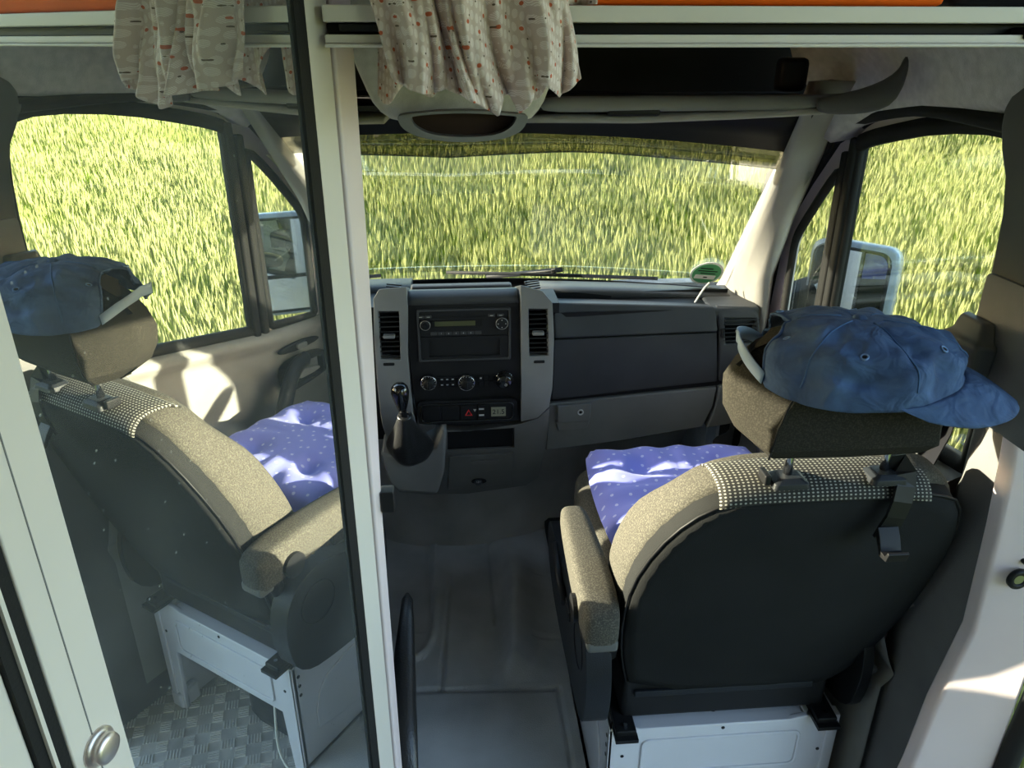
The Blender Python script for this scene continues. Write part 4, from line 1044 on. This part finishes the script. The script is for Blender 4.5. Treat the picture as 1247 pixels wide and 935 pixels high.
# skirt of the blue cloth hanging over the inboard edge
# bag hook on the headrest post
hk = empty('bag_hook', (.60, .86, .93), 'black plastic bag hook hanging from the right headrest post over the seat back', 'hook')
def hkp(px, py, Y): return P(px, py, Y=Y)
ribbon('hook_strap', [(.590, .876, .968), (.602, .868, .974), (.608, .860, .962), (.607, .853, .945), (.602, .846, .925), (.598, .846, .90), (.594, .850, .88), (.590, .852, .862)], .028, 'black', hk, th=.005, up=(0, 1, 0))
v, f = loftg([[(x, .846 + dy, z) for dy, z in ((0, .885), (-.010, .872), (-.018, .857), (-.028, .856), (-.033, .866), (-.037, .864), (-.033, .850), (-.016, .848), (-.004, .864), (.004, .875))] for x in (.576, .606)])
mesh('hook_bend', v, f, 'black', hk, bevel=.001)

# ============================================================ CAP on headrest
cap = empty('baseball_cap', (.53, .885, 1.06), 'washed blue cotton baseball cap hung over the passenger headrest, brim to the right', 'cap')
cc = Vector((.514, .886, 1.110)); rx, ry, hh = .131, .103, .068
fdir = math.radians(-22)
def crown(a, t, off=0.0):
    """a: angle around (0 = brim), t: 0 rim .. 1 top"""
    ph = t * PI / 2
    k = math.cos(ph) ** .62; zz = math.sin(ph) ** 1.05
    wx = 1 + .03 * math.sin(3 * a + 1) + .025 * noise.noise(Vector((math.cos(a) * 2, math.sin(a) * 2, t * 3)))
    dent = -.012 * math.exp(-((t - .45) / .2) ** 2) * (math.cos(6 * a) < -.6) * 0
    q = noise.noise(Vector((math.cos(a) * 3.1 + 5, math.sin(a) * 3.1, t * 5))) * .011 * math.sin(PI * min(1, t + .1))
    x = (rx + off) * k * math.cos(a) * wx; y = (ry + off) * k * math.sin(a) * wx
    seam = -.0022 * math.exp(-(((math.degrees(a) + 30) % 60 - 30) / 3.0) ** 2)
    z = hh * zz * (1 + .10 * math.cos(a) * (1 - t)) + q + off
    x += (q + seam) * math.cos(a); y += (q + seam) * math.sin(a)
    # rim sags: lower in the middle of the near side, rising to the strap at the back
    rim = (1 - t) ** 2
    z += rim * (-.018 * max(0, -math.sin(a)) + .010 * math.cos(a))
    v = Vector((x, y, z)); v.rotate(Matrix.Rotation(fdir, 3, 'Z')); v.rotate(Matrix.Rotation(math.radians(2), 3, 'Y')); return cc + v
NA, NT = 120, 30; V = []; F = []
for j in range(NT + 1):
    for i in range(NA): V.append(tuple(crown(2 * PI * i / NA, j / NT)))
for j in range(NT):
    for i in range(NA):
        a_ = 2 * PI * (i + .5) / NA; t_ = (j + .5) / NT
        # half round opening above the strap at the back
        da = abs(a_ - PI)
        if (da / .56) ** 2 + (t_ / .62) ** 2 < 1: continue
        F.append((j * NA + i, j * NA + (i + 1) % NA, (j + 1) * NA + (i + 1) % NA, (j + 1) * NA + i))
mesh('cap_crown', V, F, 'denim', cap, smooth=True, solid=.0022)
tube('cap_opening_edge', [crown(PI + .57 * math.cos(u), max(0, .63 * math.sin(u)), .001) for u in [PI * i / 24 for i in range(25)]], .0022, 'denim', cap, n=6)
V = []; F = []
for i in range(21):
    a_ = PI + .60 * (-1 + 2 * i / 20)
    k_ = 1 - ((a_ - PI) / .60) ** 2
    for t_ in (0, .13): V.append(tuple(crown(a_, t_, .002 + .017 * k_) + Vector((0, 0, .004 * k_))))
for i in range(20): F.append((2 * i, 2 * i + 1, 2 * i + 3, 2 * i + 2))
mesh('cap_strap', V, F, mat('pale_blue', (.30, .38, .50), .8), cap, smooth=True, solid=.002)
top_ = crown(0, 1); lathe('cap_button', top_ - Vector((0, 0, .002)), (0, 0, 1), [(.001, 0), (.0095, 0), (.0095, .003), (.006, .0065), (.001, .0075)], 'denim', cap, n=18)
for d_ in (-150, -90, -30, 30, 90, 150):
    p_ = crown(math.radians(d_), .52); q_ = crown(math.radians(d_), .56); r_ = crown(math.radians(d_ + 3), .52)
    nn = (q_ - p_).cross(r_ - p_).normalized()
    if nn.dot(p_ - cc) < 0: nn = -nn
    e_ = ring('cap_eyelet', p_ + nn * .0012, nn, .0042, .0013, mat('eyelet_thread', (.16, .25, .42), .8), cap, n=16)
    cyl('eyelet_hole', p_ + nn * .0008, nn, .0028, .0008, 'black', e_, n=10)
# stitched seams
for k in range(6):
    a_ = math.radians(k * 60)
    pts = [crown(a_, t_ / 20, .0012) for t_ in range(3 if abs(a_ - PI) > .1 else 14, 20)]
    tube('cap_seam', pts, .0012, mat('seam_blue', (.06, .11, .21), .9), cap, n=5)
# brim
V = []; F = []; NB, MB = 30, 10
for j in range(MB + 1):
    for i in range(NB + 1):
        u = -1 + 2 * i / NB; a_ = math.radians(66) * u; s_ = j / MB
        base = crown(a_, .02) - cc
        ln = .066 * (1 - u * u) ** .5; kk = ln / .066
        dirv = Vector((1, .10 * u, 0)); dirv.rotate(Matrix.Rotation(fdir, 3, 'Z'))
        p_ = base + dirv * ln * s_
        p_.z += (-.006 * (u * u) * s_ - .016 * s_ * s_ - .016 * s_) * kk
        V.append(tuple(cc + p_))
for j in range(MB):
    for i in range(NB): a_ = j * (NB + 1) + i; F.append((a_, a_ + 1, a_ + NB + 2, a_ + NB + 1))
mesh('cap_brim', V, F, 'denim', cap, smooth=True, solid=.0045)

# ============================================================ PARKING BRAKE
pb = empty('parking_brake_lever', (-.13, 1.0, .2), 'black curved parking brake lever beside the mirrored door', 'lever')
R = []
for (px, py, Z), rx_, ry_ in (((494, 724, .50), .004, .004), ((494, 732, .50), .010, .010), ((493, 760, .49), .013, .014), ((491, 790, .475), .016, .017), ((490, 820, .46), .0185, .019), ((489, 860, .44), .020, .021), ((489, 900, .42), .021, .022), ((490, 950, .38), .021, .022), ((491, 1010, .30), .020, .02)):
    c0 = Vector(P(px, py, Z=Z)) + Vector((.003, 0, 0)); R.append([tuple(c0 + Vector((rx_ * 1.15 * math.cos(t), 0, ry_ * math.sin(t) * 1.0)) + Vector((0, ry_ * .3 * math.sin(t), 0))) for t in [2 * PI * i / 14 for i in range(14)]])
loft('brake_grip', R, 'leather', pb, smooth=True)
c0 = Vector(P(491, 786, Z=.475)); ring('grip_joint', c0, (0, -.9, .2), .0135, .001, 'black', pb)

# ============================================================ MIRRORED DOOR (opened towards the viewer)
AL = math.radians(17.6); PM = .383
nv = Vector((math.cos(AL), -math.sin(AL), 0)); dv = Vector((math.sin(AL), math.cos(AL), 0)); foot = -PM * nv
def DP(t, z, w): q = foot + dv * t + nv * w; return (q.x, q.y, z)     # w>0 towards the cab side / viewer
md = empty('door_3', foot + dv * .55, 'white framed cabin door with mirror glass swung open at the left', 'door', kind='structure')
md['label'] = 'white framed cabin door with mirror glass swung open at the left'
ZB, ZT = .16, 1.72
plate('mirror_pane', [(.335, ZB + .04), (.745, ZB + .04), (.745, ZT - .04), (.335, ZT - .04)], [], DP, -.006, 0, 'mirror', md)
plate('left_stile', [(.297, ZB), (.343, ZB), (.343, ZT), (.297, ZT)], [], DP, -.016, .004, 'frame_white', md, bevel=.0015)
plate('stile_joint', [(.3155, ZB), (.3163, ZB), (.3163, ZT), (.3155, ZT)], [], DP, .003, .0046, 'dash_grey', md)
plate('edge_seal', [(.287, ZB), (.297, ZB), (.297, ZT), (.287, ZT)], [], DP, -.016, .002, 'rubber', md)
plate('edge_trim', [(.284, ZB), (.287, ZB), (.287, ZT), (.284, ZT)], [], DP, -.016, .004, 'frame_white', md)
plate('edge_seal', [(.276, ZB), (.284, ZB), (.284, ZT), (.276, ZT)], [], DP, -.016, .001, 'rubber', md)
plate('right_seal', [(.730, ZB), (.752, ZB), (.752, ZT), (.730, ZT)], [], DP, -.010, .0035, 'rubber', md)
plate('right_stile', [(.752, ZB), (.800, ZB), (.800, ZT), (.752, ZT)], [], DP, -.016, .004, 'frame_white', md, bevel=.0015)
plate('stile_gap', [(.800, ZB), (.806, ZB), (.806, ZT), (.800, ZT)], [], DP, -.014, .0, 'black', md)
plate('bottom_rail', [(.297, ZB - .02), (.80, ZB - .02), (.80, ZB + .045), (.297, ZB + .045)], [], DP, -.016, .004, 'frame_white', md, bevel=.0015)
plate('top_rail', [(.297, ZT - .045), (.80, ZT - .045), (.80, ZT + .02), (.297, ZT + .02)], [], DP, -.016, .004, 'frame_white', md, bevel=.0015)
kc = Vector(DP(.318, 1.038, .004))
lathe('door_knob', kc, nv, [(.001, 0), (.0145, 0), (.0145, .0015), (.0125, .003), (.0105, .0045), (.0115, .007), (.0110, .009), (.008, .0105), (.001, .011)], 'nickel', md, n=28)
# hinge post behind the stile
hp = empty('trim_11', (-.10, .84, .1), 'narrow pinkish white hinge post right of the mirrored door', 'door post', kind='structure')
plate('post_face', [(.806, .05), (.826, .05), (.832, .9), (.850, 1.2), (.862, 1.75), (.806, 1.75)], [], DP, -.03, .006, 'post_white', hp, bevel=.004)
lt_ = Vector(DP(.835, .925, .008))
hb_ = box('post_latch', tuple(lt_ - Vector((.004, .012, .016))), tuple(lt_ + Vector((.014, .010, .016))), 'black', hp, bevel=.002)
# fixed cabinet edge beyond the door at far left
cbn = plate('cabinet_panel', [(.205, .0), (.276, .0), (.276, 1.75), (.205, 1.75)], [], DP, -.05, -.002, 'frame_white', bevel=.003); tag(cbn, 'white cabinet edge at the far left beside the mirrored door', 'cabinet')
rd = plate('red_cloth', [(.17, .4), (.232, .4), (.222, 1.00), (.17, 1.03)], [], DP, .0, .012, 'crimson', bevel=.006); tag(rd, 'strip of red cloth at the lower left corner of the view', 'cloth')

# ============================================================ CURTAIN bundle thrown over the header rail
def curtain():
    Yc_ = .815
    out = PY([(440, -40), (446, 8), (470, 60), (478, 95), (500, 108), (528, 115), (545, 110), (575, 122), (604, 140), (618, 120), (622, 122), (630, 142), (648, 118), (652, 105), (675, 108), (683, 122), (690, 112), (709, 96), (688, 66), (676, 30), (662, -10), (655, -40)], Yc_)
    # top row to bottom row columns
    xs_t = [-.078 + i * (.118 - .035 + .078) / 60 for i in range(61)]
    bot = [(476, 93), (482, 100), (500, 109), (528, 115), (541, 108), (556, 114), (580, 124), (606, 140), (613, 116), (622, 116), (633, 139), (646, 120), (652, 100), (662, 103), (684, 120), (694, 112), (709, 96)]
    bot = PY(bot, Yc_)
    e = empty('curtain', (.03, .82, 1.42), 'cream leaf print curtain bundled and hanging over the header rail', 'curtain')
    V = []; F = []; NX, NZ = 130, 36
    x0t, x1t = -.080, .106; x0b, x1b = bot[0][0], bot[-1][0]
    bx = [b[0] for b in bot]
    for i in range(NX + 1):
        u = i / NX; xb = x0b + (x1b - x0b) * u; zb_ = interp(list(zip(bx, [b[1] for b in bot])), xb)
        for j in range(NZ + 1):
            v = j / NZ
            zt_ = 1.575
            x = (x0t + (x1t - x0t) * u) * (1 - v) + xb * v
            x += .010 * math.sin(PI * v) * math.sin(u * 9)
            z = zt_ + (zb_ - zt_) * v
            ph = u * 2 * PI
            fold = .016 * math.sin(ph * 3.1 + 1.6 * v + .4) + .009 * math.sin(ph * 7.3 - 2.2 * v) + .005 * math.sin(ph * 13 + 3 * v)
            fold += .010 * noise.noise(Vector((u * 6, v * 2.5, 3)))
            y = Yc_ + fold * (.35 + .65 * v) - .012 * math.sin(PI * u)
            V.append((x, y, z))
    for i in range(NX):
        for j in range(NZ): a_ = i * (NZ + 1) + j; F.append((a_, a_ + 1, a_ + NZ + 2, a_ + NZ + 1))
    mesh('front_fall', V, F, 'curtain', e, smooth=True, solid=.0015, uv=lambda v: (v.x * 1.05 + v.y * .6, v.z))
    V = []; F = []
    for i in range(61):
        u = i / 60; x = -.07 + .20 * u
        for j in range(19):
            v = j / 18; z = 1.575 - v * (.115 + .02 * math.sin(u * 11) + .018 * math.sin(u * 23 + 1))
            V.append((x + .02 * v * (u - .5), .868 + .07 + .010 * math.sin(u * 30 + v * 2) * (.3 + v), z))
    for i in range(60):
        for j in range(18): a_ = i * 19 + j; F.append((a_, a_ + 1, a_ + 20, a_ + 19))
    mesh('rear_fall', V, F, 'curtain', e, smooth=True, solid=.0015, uv=lambda v: (v.x * 1.5, v.z))
    V = []; F = []
    for i in range(61):
        u = i / 60; x = -.078 + .19 * u
        for j in range(11):
            a_ = PI * j / 10; V.append((x, .872 - .062 * math.cos(a_) + .006 * math.sin(u * 30), 1.572 + .035 * math.sin(a_) + .004 * math.sin(u * 40)))
    for i in range(60):
        for j in range(10): a_ = i * 11 + j; F.append((a_, a_ + 1, a_ + 12, a_ + 11))
    mesh('top_fold', V, F, 'curtain', e, smooth=True, solid=.0015, uv=lambda v: (v.x * 1.5, v.y))
curtain()

# ============================================================ UNDER SEAT CLUTTER (seen in the mirror)
wr1 = tube('cable', smooth_loop([(.37, 1.06, .25), (.375, 1.05, .12), (.36, 1.03, .05), (.33, 1.02, .015), (.30, 1.02, .008)], 2, False), .003, 'white_cable', n=6)
tag(wr1, 'white cable trailing out from under the white seat base', 'cable')
jk = empty('tool_bag', (.42, 1.15, 0), 'black bag stowed under the passenger seat base', 'bag')
loft('bag_body', [[(.42 + a * s_, 1.17 + b * s_, z) for a, b in rrect(-.10, -.09, .10, .09, .03, 3)] for z, s_ in ((.001, .9), (.03, 1.0), (.10, 1.0), (.15, .8), (.165, .5))], 'navy_plastic', jk, smooth=True)
tube('bag_handle', [(.38, 1.17, .16), (.38, 1.17, .19), (.46, 1.17, .19), (.46, 1.17, .16)], .006, 'black', jk)

# ============================================================ BODY SHELL outside (stops light where the van has steel)
sh = empty('van_body', (0, 2.3, -.2), 'white van body panels outside the cab', 'van body', kind='structure'); sh.name = 'trim_12'
loft('bonnet', [[(x, 2.12, .5), (x, 2.14, .82), (x, 2.45, .70), (x, 2.75, .52), (x, 2.78, .2), (x, 2.5, .2)] for x in (-.88, .88)], 'exterior', sh, bevel=.02)
box('cowl', (-.86, 2.04, .76), (.86, 2.20, .835), 'rubber', sh, bevel=.01)
box('roof_skin', (-.90, .75, 1.70), (.90, 1.62, 1.73), 'exterior', sh)
box('underbody', (-.90, .2, -.10), (.90, 2.7, -.04), 'rubber', sh)
for sg in (1, -1):
    box('front_wing', (sg * .835 - .02, 1.93, -.05), (sg * .835 + .02, 2.12, .78), 'exterior', sh)
    box('front_wing', (sg * .815 - .03, 2.10, -.10), (sg * .815 + .03, 2.75, .55), 'exterior', sh)
    box('sill', (sg * .825 - .02, .88, -.10), (sg * .825 + .02, 1.95, .06), 'exterior', sh)
# living area surroundings: unseen left wall and box roof behind the viewer, added to limit fill light
box('box_side', (-.95, -1.6, -.05), (-.90, .90, 2.0), 'frame_white', sh)
box('box_front', (-.90, .86, -.05), (-.80, .90, 2.0), 'frame_white', sh)
box('box_roof', (-.95, -1.6, 2.0), (.95, .95, 2.04), 'frame_white', sh)
box('box_front_top', (-.95, .90, 1.66), (.95, .95, 2.04), 'frame_white', sh)

box('box_rear', (-.95, -1.64, -.05), (.95, -1.60, 2.04), 'frame_white', sh)  # unseen rear wall, right wall and lintel, added to cut ambient light from behind
box('box_rear_right', (.91, -1.6, -.05), (.95, -.75, 2.04), 'frame_white', sh)
box('box_lintel', (.91, -.75, 1.80), (.95, .80, 2.04), 'frame_white', sh)
box('box_floor', (-.95, -1.6, -.05), (.95, .30, 0), 'dash_grey', sh)

# ============================================================ MEADOW
def gz(x, y):
    r = math.hypot(x, y - .5)
    return -.62 + .125 * max(0, r - 2.6) + .05 * noise.noise(Vector((x * .35, y * .35, 0))) * min(1, r / 4)
V = []; F = []; NR, NAZ = 44, 90
for j in range(NR + 1):
    r = 0.0 + 34 * (j / NR) ** 1.6
    for i in range(NAZ):
        a_ = 2 * PI * i / NAZ; x = r * math.sin(a_); y = .5 + r * math.cos(a_); V.append((x, y, gz(x, y)))
for j in range(NR):
    for i in range(NAZ): F.append((j * NAZ + i, j * NAZ + (i + 1) % NAZ, (j + 1) * NAZ + (i + 1) % NAZ, (j + 1) * NAZ + i))
gd = mesh('ground', V, F, 'ground', smooth=True); tag(gd, 'rising meadow ground around the van', 'ground', kind='structure')
def clump(seed, n, spread, hmin, hmax, seeds):
    rnd = random.Random(seed); V = []; F = []; T = []
    for _ in range(n):
        a_ = rnd.uniform(0, 2 * PI); r = spread * math.sqrt(rnd.random()); x, y = r * math.cos(a_), r * math.sin(a_)
        h = rnd.uniform(hmin, hmax); w_ = rnd.uniform(.0011, .0024); la = rnd.uniform(0, 2 * PI); ln = rnd.uniform(.15, .95) * h
        fa = rnd.uniform(0, PI); dx, dy = math.cos(fa) * w_, math.sin(fa) * w_; tone = rnd.random() * .75
        b = len(V)
        for s_ in (0, .4, .75):
            cx = x + math.cos(la) * ln * s_ ** 2; cy = y + math.sin(la) * ln * s_ ** 2; k = 1 - s_ * .6
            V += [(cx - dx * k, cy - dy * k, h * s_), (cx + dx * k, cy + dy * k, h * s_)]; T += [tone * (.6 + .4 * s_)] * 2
        V.append((x + math.cos(la) * ln, y + math.sin(la) * ln, h * .97)); T.append(tone + .1)
        F += [(b, b + 1, b + 3, b + 2), (b + 2, b + 3, b + 5, b + 4), (b + 4, b + 5, b + 6)]
        if rnd.random() < seeds:   # seed head
            b = len(V); tx, ty, tz = x + math.cos(la) * ln, y + math.sin(la) * ln, h * .97
            for q in range(4):
                an = q * PI / 2; V.append((tx + .007 * math.cos(an), ty + .007 * math.sin(an), tz + .03))
            V += [(tx, ty, tz - .01), (tx + .012 * math.cos(la), ty + .012 * math.sin(la), tz + .10)]; T += [1.0] * 6
            F += [(b, b + 1, b + 4), (b + 1, b + 2, b + 4), (b + 2, b + 3, b + 4), (b + 3, b, b + 4), (b, b + 1, b + 5), (b + 1, b + 2, b + 5), (b + 2, b + 3, b + 5), (b + 3, b, b + 5)]
    me = bpy.data.meshes.new('grass_tuft'); me.from_pydata(V, [], F); me.update()
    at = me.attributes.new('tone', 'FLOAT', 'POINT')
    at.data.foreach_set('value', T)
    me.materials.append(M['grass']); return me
protos = [clump(11 + k, 150, .22, .09, .26, .12) for k in range(5)] + [clump(31, 110, .22, .16, .36, .45)]
pcol = bpy.data.collections.new('grass_sources')
for k, me in enumerate(protos):
    o = bpy.data.objects.new('grass_tuft', me); pcol.objects.link(o)
rnd = random.Random(3); pts = []; rot = []; scl = []; idx = []
for j in range(48000):
    r = 1.3 + 25 * rnd.random() ** .85; a_ = rnd.uniform(math.radians(-62), math.radians(112))
    x = r * math.sin(a_); y = r * math.cos(a_) + .3
    if abs(x) < 1.18 and y < 3.0: continue
    if y < .3 and x < 1.2: continue
    pts.append((x, y, gz(x, y) - .02))
me = bpy.data.meshes.new('grass'); me.from_pydata(pts, [], []); me.update(); me.materials.append(M['grass'])
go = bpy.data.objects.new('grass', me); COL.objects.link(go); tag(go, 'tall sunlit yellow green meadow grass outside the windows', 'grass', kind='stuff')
ng = bpy.data.node_groups.new('scatter', 'GeometryNodeTree')
ng.interface.new_socket('Geometry', in_out='INPUT', socket_type='NodeSocketGeometry'); ng.interface.new_socket('Geometry', in_out='OUTPUT', socket_type='NodeSocketGeometry')
N_ = ng.nodes; L_ = ng.links
gi = N_.new('NodeGroupInput'); gout = N_.new('NodeGroupOutput'); ci = N_.new('GeometryNodeCollectionInfo'); ci.inputs[0].default_value = pcol
ci.inputs['Separate Children'].default_value = True; ci.inputs['Reset Children'].default_value = True
ip = N_.new('GeometryNodeInstanceOnPoints'); ip.inputs['Pick Instance'].default_value = True
rv = N_.new('FunctionNodeRandomValue'); rv.data_type = 'FLOAT_VECTOR'; rv.inputs[0].default_value = (-.08, -.08, 0); rv.inputs[1].default_value = (.08, .08, 6.283)
rs = N_.new('FunctionNodeRandomValue'); rs.data_type = 'FLOAT'; rs.inputs[2].default_value = .65; rs.inputs[3].default_value = 1.1
ri = N_.new('FunctionNodeRandomValue'); ri.data_type = 'INT'; ri.inputs[4].default_value = 0; ri.inputs[5].default_value = 5
L_.new(gi.outputs[0], ip.inputs['Points']); L_.new(ci.outputs[0], ip.inputs['Instance']); L_.new(rv.outputs[0], ip.inputs['Rotation']); L_.new(rs.outputs[1], ip.inputs['Scale']); L_.new(ri.outputs[2], ip.inputs['Instance Index'])
L_.new(ip.outputs[0], gout.inputs[0])
gm = go.modifiers.new('scatter', 'NODES'); gm.node_group = ng
